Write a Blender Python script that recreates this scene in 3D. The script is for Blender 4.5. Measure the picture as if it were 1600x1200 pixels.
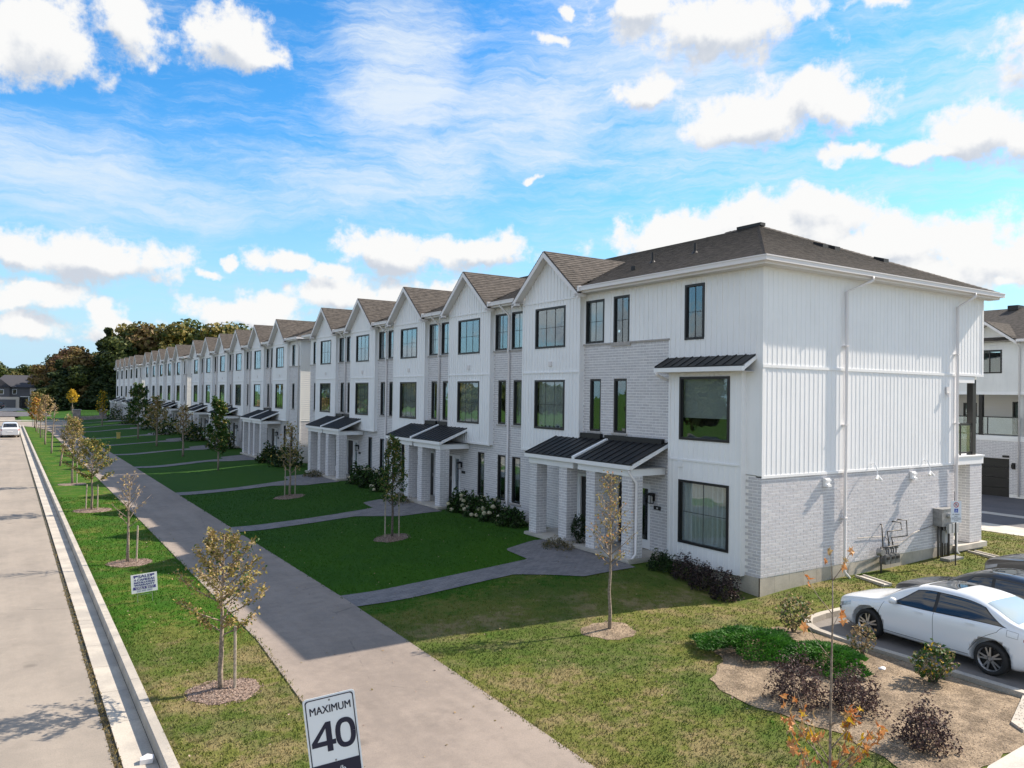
import bpy, math, random
import numpy as np
from mathutils import Vector, Matrix
random.seed(7); rng = np.random.default_rng(7)
PI = math.pi; RAD = math.radians
SC = bpy.context.scene; COL = SC.collection
for o in list(bpy.data.objects): bpy.data.objects.remove(o)

# ------------------------------------------------------------------ camera
YAW, PIT, ROL, HC, FPX = 0.578, 0.0136, 0.0138, 5.367, 1211.26
fw = np.array([math.sin(YAW)*math.cos(PIT), math.cos(YAW)*math.cos(PIT), math.sin(PIT)])
rt = np.array([math.cos(YAW), -math.sin(YAW), 0.0]); up = np.cross(rt, fw)
r2 = rt*math.cos(ROL)+up*math.sin(ROL); u2 = -rt*math.sin(ROL)+up*math.cos(ROL)
cam = bpy.data.cameras.new('camera'); co = bpy.data.objects.new('camera', cam); COL.objects.link(co)
co.matrix_world = Matrix(((r2[0], u2[0], -fw[0], 0), (r2[1], u2[1], -fw[1], 0), (r2[2], u2[2], -fw[2], HC), (0, 0, 0, 1)))
cam.sensor_width = 36; cam.lens = FPX/1600*36; cam.clip_start = 0.1; cam.clip_end = 6000
SC.camera = co
# ------------------------------------------------------------------ sun + sky
EL, AZ = RAD(38.2), RAD(90+9.8)            # azimuth from +Y towards +X
SUNV = Vector((math.sin(AZ)*math.cos(EL), math.cos(AZ)*math.cos(EL), math.sin(EL)))
sd = bpy.data.lights.new('sun', 'SUN'); sd.energy = 4.1; sd.angle = RAD(0.55); sd.color = (1.0, 0.885, 0.74)
so = bpy.data.objects.new('sun', sd); COL.objects.link(so); so.location = SUNV*60
so.rotation_euler = (-SUNV).to_track_quat('-Z', 'Y').to_euler()
SKY_STRENGTH = 0.15
W = bpy.data.worlds.new('World'); SC.world = W; W.use_nodes = True
SC.view_settings.view_transform = 'Standard'; SC.view_settings.look = 'None'
SC.view_settings.exposure = 1.13; SC.view_settings.gamma = 1.0; SC.view_settings.use_curve_mapping = False

class NT:
    """tiny helper for node trees"""
    def __init__(s, nt): s.nt = nt; s.n = nt.nodes; s.l = nt.links
    def new(s, t, **k):
        n = s.n.new(t)
        for a, b in k.items(): setattr(n, a, b)
        return n
    def inp(s, sock, v):
        if isinstance(v, bpy.types.NodeSocket): s.l.new(v, sock)
        elif v is not None: sock.default_value = v
    def math(s, op, a, b=None, c=None, clamp=False):
        n = s.new('ShaderNodeMath', operation=op, use_clamp=clamp)
        for i, v in enumerate((a, b, c)):
            if v is not None: s.inp(n.inputs[i], v)
        return n.outputs[0]
    def vm(s, op, a, b=None):
        n = s.new('ShaderNodeVectorMath', operation=op); s.inp(n.inputs[0], a)
        if b is not None: s.inp(n.inputs[1], b)
        return n.outputs['Value'] if op in ('LENGTH', 'DOT_PRODUCT') else n.outputs[0]
    def noise(s, vec, scale, detail=4, rough=0.5, dist=0.0, out=0):
        n = s.new('ShaderNodeTexNoise'); s.inp(n.inputs['Vector'], vec); n.inputs['Scale'].default_value = scale
        n.inputs['Detail'].default_value = detail; n.inputs['Roughness'].default_value = rough; n.inputs['Distortion'].default_value = dist
        return n.outputs[out]
    def ss(s, v, a, b, lo=0.0, hi=1.0):
        n = s.new('ShaderNodeMapRange', interpolation_type='SMOOTHSTEP'); s.inp(n.inputs[0], v)
        n.inputs[1].default_value = a; n.inputs[2].default_value = b; n.inputs[3].default_value = lo; n.inputs[4].default_value = hi
        return n.outputs[0]
    def mix(s, f, a, b, mode='MIX'):
        n = s.new('ShaderNodeMix', data_type='RGBA', blend_type=mode); s.inp(n.inputs[0], f)
        s.inp(n.inputs[6], rgba(a)); s.inp(n.inputs[7], rgba(b)); return n.outputs[2]
    def comb(s, x, y, z):
        n = s.new('ShaderNodeCombineXYZ')
        for i, v in enumerate((x, y, z)): s.inp(n.inputs[i], v)
        return n.outputs[0]
def rgba(c):
    if isinstance(c, bpy.types.NodeSocket): return c
    if isinstance(c, (int, float)): return (c, c, c, 1)
    return tuple(c)+(1,) if len(c) == 3 else c

def pix_dir(x, y):
    d = fw+r2*(x-800)/FPX+u2*(600-y)/FPX; d /= np.linalg.norm(d)
    return math.atan2(d[0], d[1]), math.asin(d[2])
def build_sky():
    T = NT(W.node_tree); T.n.clear()
    tc = T.new('ShaderNodeTexCoord'); sx = T.new('ShaderNodeSeparateXYZ'); nrm = T.vm('NORMALIZE', tc.outputs['Generated']); T.l.new(nrm, sx.inputs[0])
    X, Y, Z = sx.outputs
    el = T.math('ARCSINE', Z); az = T.math('ARCTAN2', X, Y)
    sky = T.new('ShaderNodeTexSky', sky_type='NISHITA'); sky.sun_disc = False; sky.sun_elevation = EL; sky.sun_rotation = AZ
    sky.altitude = 250; sky.air_density = 1.0; sky.dust_density = 0.6; sky.ozone_density = 2.2
    hs = T.new('ShaderNodeHueSaturation'); hs.inputs['Saturation'].default_value = 1.36; hs.inputs['Value'].default_value = 1.0
    T.l.new(sky.outputs[0], hs.inputs['Color'])
    skyc = T.mix(1.0, hs.outputs[0], (0.52, 0.70, 0.72), 'MULTIPLY')
    P = T.comb(az, el, 0.0)
    # cumulus: soft ellipses in azimuth/elevation broken up by noise, plus scattered ones from noise alone
    blobs = [(195, 30, 75, 55), (60, 60, 110, 60), (355, 50, 62, 55), (395, 75, 50, 24), (140, 405, 150, 48), (20, 390, 130, 40), (60, 465, 80, 26), (165, 488, 34, 22),
             (440, 410, 46, 26), (610, 400, 120, 44), (740, 385, 110, 34), (520, 425, 70, 22), (380, 485, 110, 32), (560, 465, 120, 34), (40, 505, 70, 22), (180, 515, 60, 16), (690, 455, 80, 26),
             (1120, 40, 190, 62), (1000, 20, 80, 36), (1190, 180, 150, 50), (1280, 160, 95, 52), (1010, 150, 46, 32), (1520, 200, 82, 58), (1600, 225, 60, 44), (1325, 232, 42, 20), (1405, 236, 46, 19), (1465, 232, 30, 16),
             (1230, 350, 150, 62), (1050, 378, 130, 46), (1400, 385, 150, 52), (1560, 400, 140, 60), (1260, 318, 55, 42), (1450, 430, 170, 40), (1390, 10, 60, 18), (1590, 437, 30, 14), (838, 272, 17, 8), (370, 410, 18, 12), (325, 425, 20, 10),
             (885, 22, 14, 12), (860, 65, 40, 14), (1700, 60, 120, 60), (1800, 330, 140, 60), (-160, 60, 110, 60), (-220, 420, 140, 46), (1950, 180, 120, 60), (-400, 250, 120, 50)]
    wn = T.new('ShaderNodeTexNoise'); T.l.new(P, wn.inputs['Vector']); wn.inputs['Scale'].default_value = 9; wn.inputs['Detail'].default_value = 5; wn.inputs['Roughness'].default_value = 0.6
    warp = T.vm('MULTIPLY', T.vm('SUBTRACT', wn.outputs['Color'], (0.5, 0.5, 0.5)), (0.10, 0.075, 0))
    def field(Pw):
        acc = None
        for (bx, by, bw, bh) in blobs:
            a, e = pix_dir(bx, by); rw = bw/FPX*.86; rh = bh/FPX*.80
            q = T.vm('MULTIPLY', T.vm('SUBTRACT', Pw, (a, e, 0)), (1/rw, 1/rh, 0))
            d = T.vm('LENGTH', q)
            acc = d if acc is None else T.math('SMOOTH_MIN', acc, d, 0.25)
        return T.math('SUBTRACT', 1.15, acc)
    Pw = T.vm('ADD', P, warp)
    f0 = field(Pw)
    n1 = T.noise(P, 20, 9, 0.60)
    dens = T.math('ADD', f0, T.math('MULTIPLY', T.math('SUBTRACT', n1, 0.5), 2.7))
    # noise-only clouds away from the view, thickened to whiten the ambient light
    gen = T.math('ADD', T.noise(T.vm('MULTIPLY', P, (1.0, 2.2, 1.0)), 5.0, 7, 0.6), 0.0)
    away = T.ss(T.math('ABSOLUTE', T.math('SUBTRACT', az, YAW)), 0.8, 1.05)
    gcl = T.math('MULTIPLY', T.ss(gen, 0.42, 0.56), away)
    n3_ = T.noise(P, 60, 6, 0.65)
    densf = T.math('ADD', dens, T.math('MULTIPLY', T.math('SUBTRACT', n3_, 0.5), 0.75))
    cum = T.math('MAXIMUM', T.ss(densf, -0.08, 0.55), gcl)
    # shading: offset sample towards the sun/up; underside greyer
    Pup = T.vm('ADD', P, (0.012, 0.022, 0))
    n1u = T.noise(Pup, 20, 5, 0.60)
    lit = T.math('SUBTRACT', n1, n1u)
    big = T.noise(P, 11, 4, 0.6)
    fup = field(T.vm('ADD', Pw, (0.004, 0.022, 0)))
    shade = T.math('ADD', T.math('MULTIPLY', lit, 1.0), T.math('MULTIPLY', T.math('SUBTRACT', f0, fup), 0.75))
    shade = T.math('ADD', shade, T.math('MULTIPLY', T.math('SUBTRACT', big, 0.5), 0.9))
    br = T.ss(shade, -0.50, 0.12)
    ccol = T.mix(br, (1.9, 2.05, 2.3), (2.95, 2.95, 2.93))
    # cirrus veils: stretched noise, streaming up to the left
    rot = T.new('ShaderNodeMapping'); rot.inputs['Rotation'].default_value = (0, 0, RAD(9)); rot.inputs['Scale'].default_value = (1.5, 8.5, 1)
    T.l.new(T.vm('ADD', P, T.vm('MULTIPLY', warp, (0.8, 0.6, 0))), rot.inputs['Vector'])
    c1 = T.noise(rot.outputs[0], 2.6, 10, 0.72, 0.7)
    c2 = T.noise(P, 2.6, 6, 0.6, 0.4)
    def soft(bx, by, bw, bh, k):
        a, e = pix_dir(bx, by); q = T.vm('MULTIPLY', T.vm('SUBTRACT', Pw, (a, e, 0)), (FPX/bw, FPX/bh, 0))
        return T.ss(T.vm('LENGTH', q), 0.1, 1.25, k, 0.0)
    reg = None
    for b in [(640, 120, 150, 150, .62), (700, 240, 160, 90, .5), (850, 190, 240, 110, .62), (180, 285, 330, 75, .55), (480, 300, 300, 70, .4), (1000, 150, 330, 200, .5), (1180, 260, 340, 60, .3), (1500, 90, 260, 100, .28), (1350, 300, 300, 60, .2), (20, 240, 130, 40, .3), (0, 540, 420, 60, .6), (700, 480, 500, 60, .3), (560, 90, 100, 90, .2)]:
        v = soft(*b); reg = v if reg is None else T.math('MAXIMUM', reg, v)
    cir = T.math('ADD', T.math('MULTIPLY', c1, 1.5), T.math('ADD', T.math('MULTIPLY', c2, 0.6), T.math('MULTIPLY', reg, 1.1)))
    c3 = T.noise(rot.outputs[0], 9.0, 8, 0.7, 0.4)
    cir = T.math('ADD', cir, T.math('MULTIPLY', T.math('SUBTRACT', c3, 0.5), 0.9))
    cirf = T.ss(cir, 0.92, 1.95, 0.0, 0.92)
    ccir = T.mix(cirf, skyc, (2.45, 2.72, 3.0))
    # pale band near the horizon
    hz = T.ss(el, 0.0, 0.34, 0.85, 0.0)
    base = T.mix(hz, ccir, (1.55, 2.3, 2.85))
    top = T.mix(T.math('MULTIPLY', cum, T.ss(el, -0.01, 0.03)), base, ccol)
    below = T.mix(T.ss(el, -0.03, 0.0), (1.2, 1.3, 1.1), top)
    bg = T.new('ShaderNodeBackground'); T.l.new(below, bg.inputs[0]); bg.inputs[1].default_value = SKY_STRENGTH
    out = T.new('ShaderNodeOutputWorld'); T.l.new(bg.outputs[0], out.inputs[0])
build_sky()
W.cycles.sampling_method = 'MANUAL'; W.cycles.sample_map_resolution = 512

# ------------------------------------------------------------------ materials
MATS = {}
def mat(name, col, rough=0.7, metal=0.0, spec=0.5, fn=None, coat=0.0):
    m = bpy.data.materials.new(name); m.use_nodes = True; T = NT(m.node_tree); b = T.n['Principled BSDF']
    b.inputs['Base Color'].default_value = rgba(col); b.inputs['Roughness'].default_value = rough; b.inputs['Metallic'].default_value = metal
    b.inputs['Specular IOR Level'].default_value = spec; b.inputs['Coat Weight'].default_value = coat
    if fn: fn(T, b)
    MATS[name] = m; return m
def vary(c1, c2, scale=3.0, detail=6, lo=0.35, hi=0.65, bump=0.0, bscale=40, rough=None, fine=0.0, fscale=60, obj=False, bdist=0.01):
    def fn(T, b):
        if obj: v = T.new('ShaderNodeTexCoord').outputs['Object']
        else: v = T.new('ShaderNodeNewGeometry').outputs['Position']
        c = T.mix(T.ss(T.noise(v, scale, detail, 0.6), lo, hi), c1, c2)
        if fine: c = T.mix(T.ss(T.noise(v, fscale, 3, 0.7), 0.3, 0.7, -fine, fine) if False else T.math('MULTIPLY', T.ss(T.noise(v, fscale, 3, 0.7), 0.35, 0.65), fine), c, (0, 0, 0))
        T.l.new(c, b.inputs['Base Color'])
        if bump:
            bn = T.new('ShaderNodeBump'); bn.inputs['Strength'].default_value = bump; bn.inputs['Distance'].default_value = bdist
            T.l.new(T.noise(v, bscale, 5, 0.6), bn.inputs['Height']); T.l.new(bn.outputs[0], b.inputs['Normal'])
    return fn
def dirt(c, amt=0.12, scale=0.7):
    "slight grime and streaking so that large pale surfaces are not uniform"
    def fn(T, b):
        v = T.new('ShaderNodeNewGeometry').outputs['Position']
        n = T.noise(v, scale, 6, 0.65); st = T.noise(T.vm('MULTIPLY', v, (6, 6, 0.7)), 1.0, 4, 0.6)
        f = T.math('MULTIPLY', T.ss(T.math('ADD', T.math('MULTIPLY', n, .6), T.math('MULTIPLY', st, .4)), 0.42, 0.68), amt)
        T.l.new(T.mix(f, c, tuple(x*0.55 for x in c)), b.inputs['Base Color'])
    return fn
mat('siding_white', (.86, .86, .87), .55, fn=dirt((.86, .865, .88), .13))
mat('trim_white', (.84, .84, .85), .5, fn=dirt((.84, .84, .85), .10))
mat('gutter_white', (.74, .71, .71), .45)
mat('lap_white', (.76, .76, .75), .55, fn=dirt((.76, .76, .75), .18))
for i, c in enumerate(((.51, .495, .515), (.53, .515, .535), (.49, .475, .495), (.56, .545, .56))):
    mat('brick_%s' % 'abcd'[i], c, .85, fn=vary(c, tuple(x*1.12 for x in c), 14, 4, bump=.4, bscale=90, bdist=.004))
mat('mortar', (.86, .85, .84), .9, fn=vary((.87, .86, .85), (.80, .79, .78), 5, 5, bump=.3, bscale=120))
mat('sill_stone', (.42, .39, .37), .8, fn=vary((.42, .39, .37), (.34, .32, .31), 8))
mat('black_frame', (.010, .010, .012), .4)
mat('black_metal', (.007, .007, .008), .5, fn=lambda T, b: None)
mat('door_black', (.016, .014, .016), .4)
mat('soffit', (.62, .60, .58), .7)
mat('foundation', (.48, .44, .37), .9, fn=vary((.50, .46, .39), (.38, .35, .30), 1.6, 7, bump=.25, bscale=50, fine=.12, fscale=25))
mat('concrete', (.52, .48, .43), .9, fn=vary((.55, .51, .45), (.43, .40, .36), 1.3, 8, bump=.3, bscale=60, fine=.14, fscale=45))
mat('kerb_concrete', (.56, .51, .44), .9, fn=vary((.50, .455, .39), (.37, .34, .30), 1.1, 8, bump=.3, bscale=60, fine=.16, fscale=38))
mat('soil_dark', (.05, .045, .035), .95, fn=vary((.07, .06, .04), (.025, .03, .02), 9, 6, bump=.6, bscale=40))
mat('brass', (.25, .2, .12), .4, .8)
mat('steel_grey', (.32, .33, .34), .45, .5, fn=vary((.34, .35, .36), (.25, .25, .25), 9))
mat('steel_dark', (.16, .165, .17), .5, .3)
mat('pipe_dark', (.07, .065, .06), .5, .3)
mat('meter_grey', (.42, .43, .44), .5)
mat('wood_stake', (.36, .31, .25), .9, fn=vary((.42, .36, .29), (.26, .22, .18), 20))
mat('bark', (.10, .08, .065), .95, fn=vary((.16, .13, .11), (.07, .055, .045), 25, bump=.5))
mat('bark_pale', (.27, .22, .18), .9, fn=vary((.32, .26, .21), (.17, .13, .10), 25, bump=.4))
mat('curtain', (.72, .70, .66), .9)
mat('blind', (.50, .50, .48), .8)
mat('room_dark', (.05, .045, .045), .9)
mat('white_paint', (.78, .78, .78), .6)
mat('sign_white', (.80, .84, .88), .42)
mat('sign_navy', (.012, .014, .04), .5)
mat('sign_blue', (.02, .07, .45), .5)
mat('sign_red', (.5, .02, .03), .5)
mat('print_purple', (.06, .05, .22), .6)
mat('rubber', (.018, .018, .018), .8)
mat('rim_silver', (.55, .55, .56), .3, .9)
mat('rim_dark', (.03, .03, .03), .4, .5)
mat('car_black_trim', (.012, .012, .013), .5)
mat('tail_red', (.45, .01, .015), .2, coat=.6)
mat('lamp_clear', (.45, .47, .5), .15, .4, coat=.8)
mat('yellow_plastic', (.55, .42, .12), .6)
mat('stone_pillar', (.30, .26, .24), .9, fn=vary((.36, .30, .28), (.2, .18, .17), 3, 5, bump=.5, bscale=8))
mat('house_dark_brick', (.13, .13, .14), .9); mat('house_cream', (.62, .55, .48), .9); mat('roof_dark', (.05, .05, .06), .9)
mat('litter_white', (.7, .68, .68), .6)
def glassfn(T, b):
    T.n.remove(b); out = T.n['Material Output']
    g = T.new('ShaderNodeBsdfGlossy'); g.inputs['Roughness'].default_value = .015; g.inputs['Color'].default_value = (.80, .90, .97, 1)
    tr = T.new('ShaderNodeBsdfTransparent'); tr.inputs['Color'].default_value = (.80, .84, .84, 1)
    fr = T.new('ShaderNodeLayerWeight'); fr.inputs['Blend'].default_value = .5
    geo = T.new('ShaderNodeNewGeometry').outputs['Position']
    bn = T.new('ShaderNodeBump'); bn.inputs['Strength'].default_value = .10; bn.inputs['Distance'].default_value = .05
    T.l.new(T.noise(geo, 1.3, 2, .5), bn.inputs['Height']); T.l.new(bn.outputs[0], g.inputs['Normal'])
    m = T.new('ShaderNodeMixShader'); T.l.new(T.math('ADD', T.math('MULTIPLY', T.math('POWER', fr.outputs['Facing'], 2.0), .75), .07, clamp=True), m.inputs[0])
    T.l.new(tr.outputs[0], m.inputs[1]); T.l.new(g.outputs[0], m.inputs[2]); T.l.new(m.outputs[0], out.inputs[0])
mat('glass', (0, 0, 0), fn=glassfn)
mat('car_glass', (.012, .014, .016), .04, spec=.9, coat=.5)
mat('car_glass_rear', (.30, .36, .38), .06, spec=.8, coat=.6)
def paint(name, c, coat=1.0, metal=0.0):
    def fn(T, b): b.inputs['Coat Roughness'].default_value = .04; b.inputs['Roughness'].default_value = .35
    mat(name, c, .35, metal, fn=fn, coat=coat)
paint('paint_white', (.78, .80, .82)); paint('paint_black', (.012, .013, .017)); paint('paint_bronze', (.085, .075, .065), metal=.3)
paint('paint_silver', (.6, .62, .66))
def shingle(T, b):
    v = T.new('ShaderNodeNewGeometry').outputs['Position']
    a = T.noise(T.vm('MULTIPLY', v, (4.5, 4.5, 16)), 1.0, 2, .5); n2 = T.noise(v, 70, 3, .7); n3 = T.noise(v, .6, 4, .6)
    f = T.ss(T.math('ADD', T.math('MULTIPLY', a, .6), T.math('MULTIPLY', n2, .4)), .36, .64)
    c = T.mix(f, (.045, .040, .036), (.122, .106, .094)); c = T.mix(T.ss(n3, .35, .7, 0, .3), c, (.080, .070, .062))
    T.l.new(c, b.inputs['Base Color'])
    bn = T.new('ShaderNodeBump'); bn.inputs['Strength'].default_value = .5; bn.inputs['Distance'].default_value = .01
    T.l.new(n2, bn.inputs['Height']); T.l.new(bn.outputs[0], b.inputs['Normal'])
mat('shingle', (.1, .08, .07), .92, spec=.3, fn=shingle)
def roadfn(c1, c2, crack=True, lane=False):
    def fn(T, b):
        v = T.new('ShaderNodeNewGeometry').outputs['Position']
        big = T.noise(v, .35, 6, .6); streak = T.noise(T.vm('MULTIPLY', v, (1.6, .12, 1)), 1.0, 5, .6); fine = T.noise(v, 55, 3, .8); mid = T.noise(v, 4, 6, .65)
        f = T.math('ADD', T.math('MULTIPLY', big, .45), T.math('ADD', T.math('MULTIPLY', streak, .3), T.math('MULTIPLY', mid, .25)))
        c = T.mix(T.ss(f, .38, .62), c1, c2)
        c = T.mix(T.math('MULTIPLY', T.ss(fine, .38, .7), .38), c, (.12, .11, .10))
        c = T.mix(T.math('MULTIPLY', T.ss(T.noise(v, 1.1, 8, .75), .50, .75), .35), c, tuple(q*.55 for q in c2))
        # a few oil spots
        vo = T.new('ShaderNodeTexVoronoi'); T.l.new(T.vm('ADD', v, T.vm('MULTIPLY', T.comb(mid, fine, 0.0), (.25, .25, 0))), vo.inputs['Vector']); vo.inputs['Scale'].default_value = .55
        sp = T.math('MULTIPLY', T.ss(vo.outputs['Distance'], .02, .10, 1, 0), T.ss(T.noise(v, .5, 2, .5), .52, .6))
        c = T.mix(T.math('MULTIPLY', sp, .55), c, (.08, .07, .06))
        if crack:
            vc = T.new('ShaderNodeTexVoronoi', feature='DISTANCE_TO_EDGE'); T.l.new(T.vm('ADD', v, T.vm('MULTIPLY', T.new('ShaderNodeTexNoise').outputs['Color'], (0, 0, 0))), vc.inputs['Vector']); vc.inputs['Scale'].default_value = .13
            ck = T.math('MULTIPLY', T.ss(T.math('ADD', vc.outputs['Distance'], T.math('MULTIPLY', T.math('SUBTRACT', mid, .5), .02)), .0005, .0022, 1, 0), T.ss(big, .5, .6))
            c = T.mix(T.math('MULTIPLY', ck, .45), c, (.1, .09, .08))
        T.l.new(c, b.inputs['Base Color'])
        bn = T.new('ShaderNodeBump'); bn.inputs['Strength'].default_value = .35; bn.inputs['Distance'].default_value = .01
        T.l.new(fine, bn.inputs['Height']); T.l.new(bn.outputs[0], b.inputs['Normal'])
    return fn
mat('road_surface', (.4, .36, .32), .9, spec=.3, fn=roadfn((.345, .298, .25), (.27, .236, .20)))
mat('path_asphalt', (.3, .27, .25), .9, spec=.3, fn=roadfn((.315, .262, .222), (.225, .188, .162)))
mat('dark_asphalt', (.09, .09, .1), .9, spec=.3, fn=roadfn((.13, .125, .135), (.085, .085, .095), False))
mat('lot_asphalt', (.2, .19, .18), .9, spec=.3, fn=roadfn((.235, .215, .20), (.165, .155, .15), False))
def paverfn(T, b):
    v = T.new('ShaderNodeNewGeometry').outputs['Position']
    br = T.new('ShaderNodeTexBrick'); T.l.new(v, br.inputs['Vector']); br.inputs['Scale'].default_value = 1; br.inputs['Brick Width'].default_value = .22; br.inputs['Row Height'].default_value = .11
    br.inputs['Mortar Size'].default_value = .006; br.inputs['Color1'].default_value = (.20, .185, .19, 1); br.inputs['Color2'].default_value = (.13, .125, .13, 1); br.inputs['Mortar'].default_value = (.06, .055, .05, 1)
    n = T.noise(v, 2.2, 5, .6)
    T.l.new(T.mix(T.ss(n, .35, .7, 0, .5), br.outputs[0], (.24, .22, .215)), b.inputs['Base Color'])
    bn = T.new('ShaderNodeBump'); bn.inputs['Strength'].default_value = .5; bn.inputs['Distance'].default_value = .006
    T.l.new(T.math('SUBTRACT', 1.0, br.outputs['Fac']), bn.inputs['Height']); T.l.new(bn.outputs[0], b.inputs['Normal'])
mat('paver', (.16, .15, .15), .9, fn=paverfn)
def grass_color(T, blade):
    v = T.new('ShaderNodeNewGeometry').outputs['Position']; s = T.new('ShaderNodeSeparateXYZ'); T.l.new(v, s.inputs[0])
    vp = T.vm('MULTIPLY', v, (1, 1, 0))
    n0 = T.noise(vp, .8, 7, .66); n1 = T.noise(vp, 4.2, 5, .65); n2 = T.noise(vp, 38, 3, .7)
    dryY = T.ss(s.outputs[1], 15.0, 21.0, .135, -.15); dryB = T.math('MULTIPLY', T.ss(s.outputs[0], 4.6, 6.0, 1, 0), .10)
    dry = T.math('ADD', dryY, T.math('MULTIPLY', dryB, T.ss(s.outputs[1], 15, 22, .3, 1.2)))
    f = T.math('ADD', T.math('ADD', T.math('MULTIPLY', n0, .60), T.math('MULTIPLY', n1, .40)), dry)
    c = T.mix(T.ss(f, .43, .60), (.048, .130, .010), (.155, .170, .040))
    c = T.mix(T.ss(f, .60, .72), c, (.27, .22, .105))
    n4 = T.noise(vp, .33, 4, .6); c = T.mix(T.math('MULTIPLY', T.ss(n4, .45, .60), .5), c, (.035, .105, .014))
    far = T.ss(s.outputs[1], 20, 32)
    c = T.mix(T.math('MULTIPLY', T.math('MULTIPLY', far, T.ss(s.outputs[0], 6.5, 7.5)), .5), c, (.030, .082, .018))  # house-side lawn darkened: part of its shade is put into the colour
    k = (.55, 1.3) if blade else (.6, 1.05)
    h = T.new('ShaderNodeMapRange'); T.l.new(n2, h.inputs[0]); h.inputs[1].default_value = .25; h.inputs[2].default_value = .75; h.inputs[3].default_value = k[0]; h.inputs[4].default_value = k[1]
    return T.vm('MULTIPLY', c, T.comb(h.outputs[0], h.outputs[0], h.outputs[0])), n2
def grassfn(blade):
    def fn(T, b):
        c, n2 = grass_color(T, blade); T.l.new(c, b.inputs['Base Color'])
        if not blade:
            bn = T.new('ShaderNodeBump'); bn.inputs['Strength'].default_value = .9; bn.inputs['Distance'].default_value = .03
            T.l.new(n2, bn.inputs['Height']); T.l.new(bn.outputs[0], b.inputs['Normal'])
    return fn
mat('lawn', (.06, .12, .02), .95, spec=.1, fn=grassfn(False)); mat('grass_blade', (.06, .12, .02), .8, spec=.15, fn=grassfn(True))
mat('bed_soil', (.3, .25, .2), .95, spec=.1, fn=vary((.40, .31, .22), (.225, .175, .125), 2.2, 8, bump=1.0, bscale=30, fine=.4, fscale=22, bdist=.03))
mat('mulch', (.2, .14, .11), .95, fn=vary((.36, .27, .22), (.10, .065, .05), 26, 3, bump=1.0, bscale=35, bdist=.03))
mat('mulch_chip', (.3, .2, .15), .95, fn=vary((.42, .31, .25), (.13, .085, .065), 30, 2))
def leaf(name, c1, c2, sc=1.5, tl=.25):
    def fn(T, b):
        v = T.new('ShaderNodeNewGeometry').outputs['Position']
        c = T.mix(T.ss(T.math('ADD', T.math('MULTIPLY', T.noise(v, sc, 3, .6), .5), T.math('MULTIPLY', T.noise(v, sc*14, 2, .6), .5)), .4, .6), c1, c2)
        T.l.new(c, b.inputs['Base Color'])
        t = T.new('ShaderNodeBsdfTranslucent'); T.l.new(c, t.inputs[0]); m = T.new('ShaderNodeMixShader'); m.inputs[0].default_value = tl
        T.l.new(b.outputs[0], m.inputs[1]); T.l.new(t.outputs[0], m.inputs[2]); T.l.new(m.outputs[0], T.n['Material Output'].inputs[0])
    mat(name, c1, .6, spec=.25, fn=fn)
leaf('leaf_olive', (.15, .14, .030), (.36, .29, .09)); leaf('leaf_tan', (.30, .20, .10), (.45, .33, .17)); leaf('leaf_green', (.025, .075, .015), (.07, .13, .025))
leaf('leaf_gold', (.55, .36, .02), (.62, .42, .05)); leaf('leaf_orange', (.50, .17, .045), (.62, .33, .14)); leaf('leaf_juniper', (.012, .07, .006), (.065, .20, .022), 3)
leaf('leaf_purple', (.050, .030, .032), (.16, .10, .09), 4); leaf('leaf_darkhedge', (.018, .013, .018), (.05, .04, .035), 4); leaf('leaf_rose', (.05, .10, .02), (.26, .17, .11), 3)
leaf('leaf_darkgreen', (.012, .03, .010), (.035, .06, .018), 2); leaf('bloom', (.50, .50, .30), (.58, .50, .38), 4); leaf('leaf_straw', (.16, .13, .05), (.26, .20, .10), 4)
leaf('wood_rust', (.13, .085, .035), (.23, .16, .065), .12, .25); leaf('wood_green', (0.035, 0.056, 0.014), (0.108, 0.123, 0.028), .12, .25); leaf('wood_olive', (0.088, 0.081, 0.021), (0.210, 0.166, 0.038), .12, .25)
leaf('wood_dark', (0.018, 0.035, 0.014), (0.049, 0.074, 0.025), .12, .25); leaf('wood_red', (.115, .065, .045), (.20, .125, .075), .12, .25)

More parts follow.
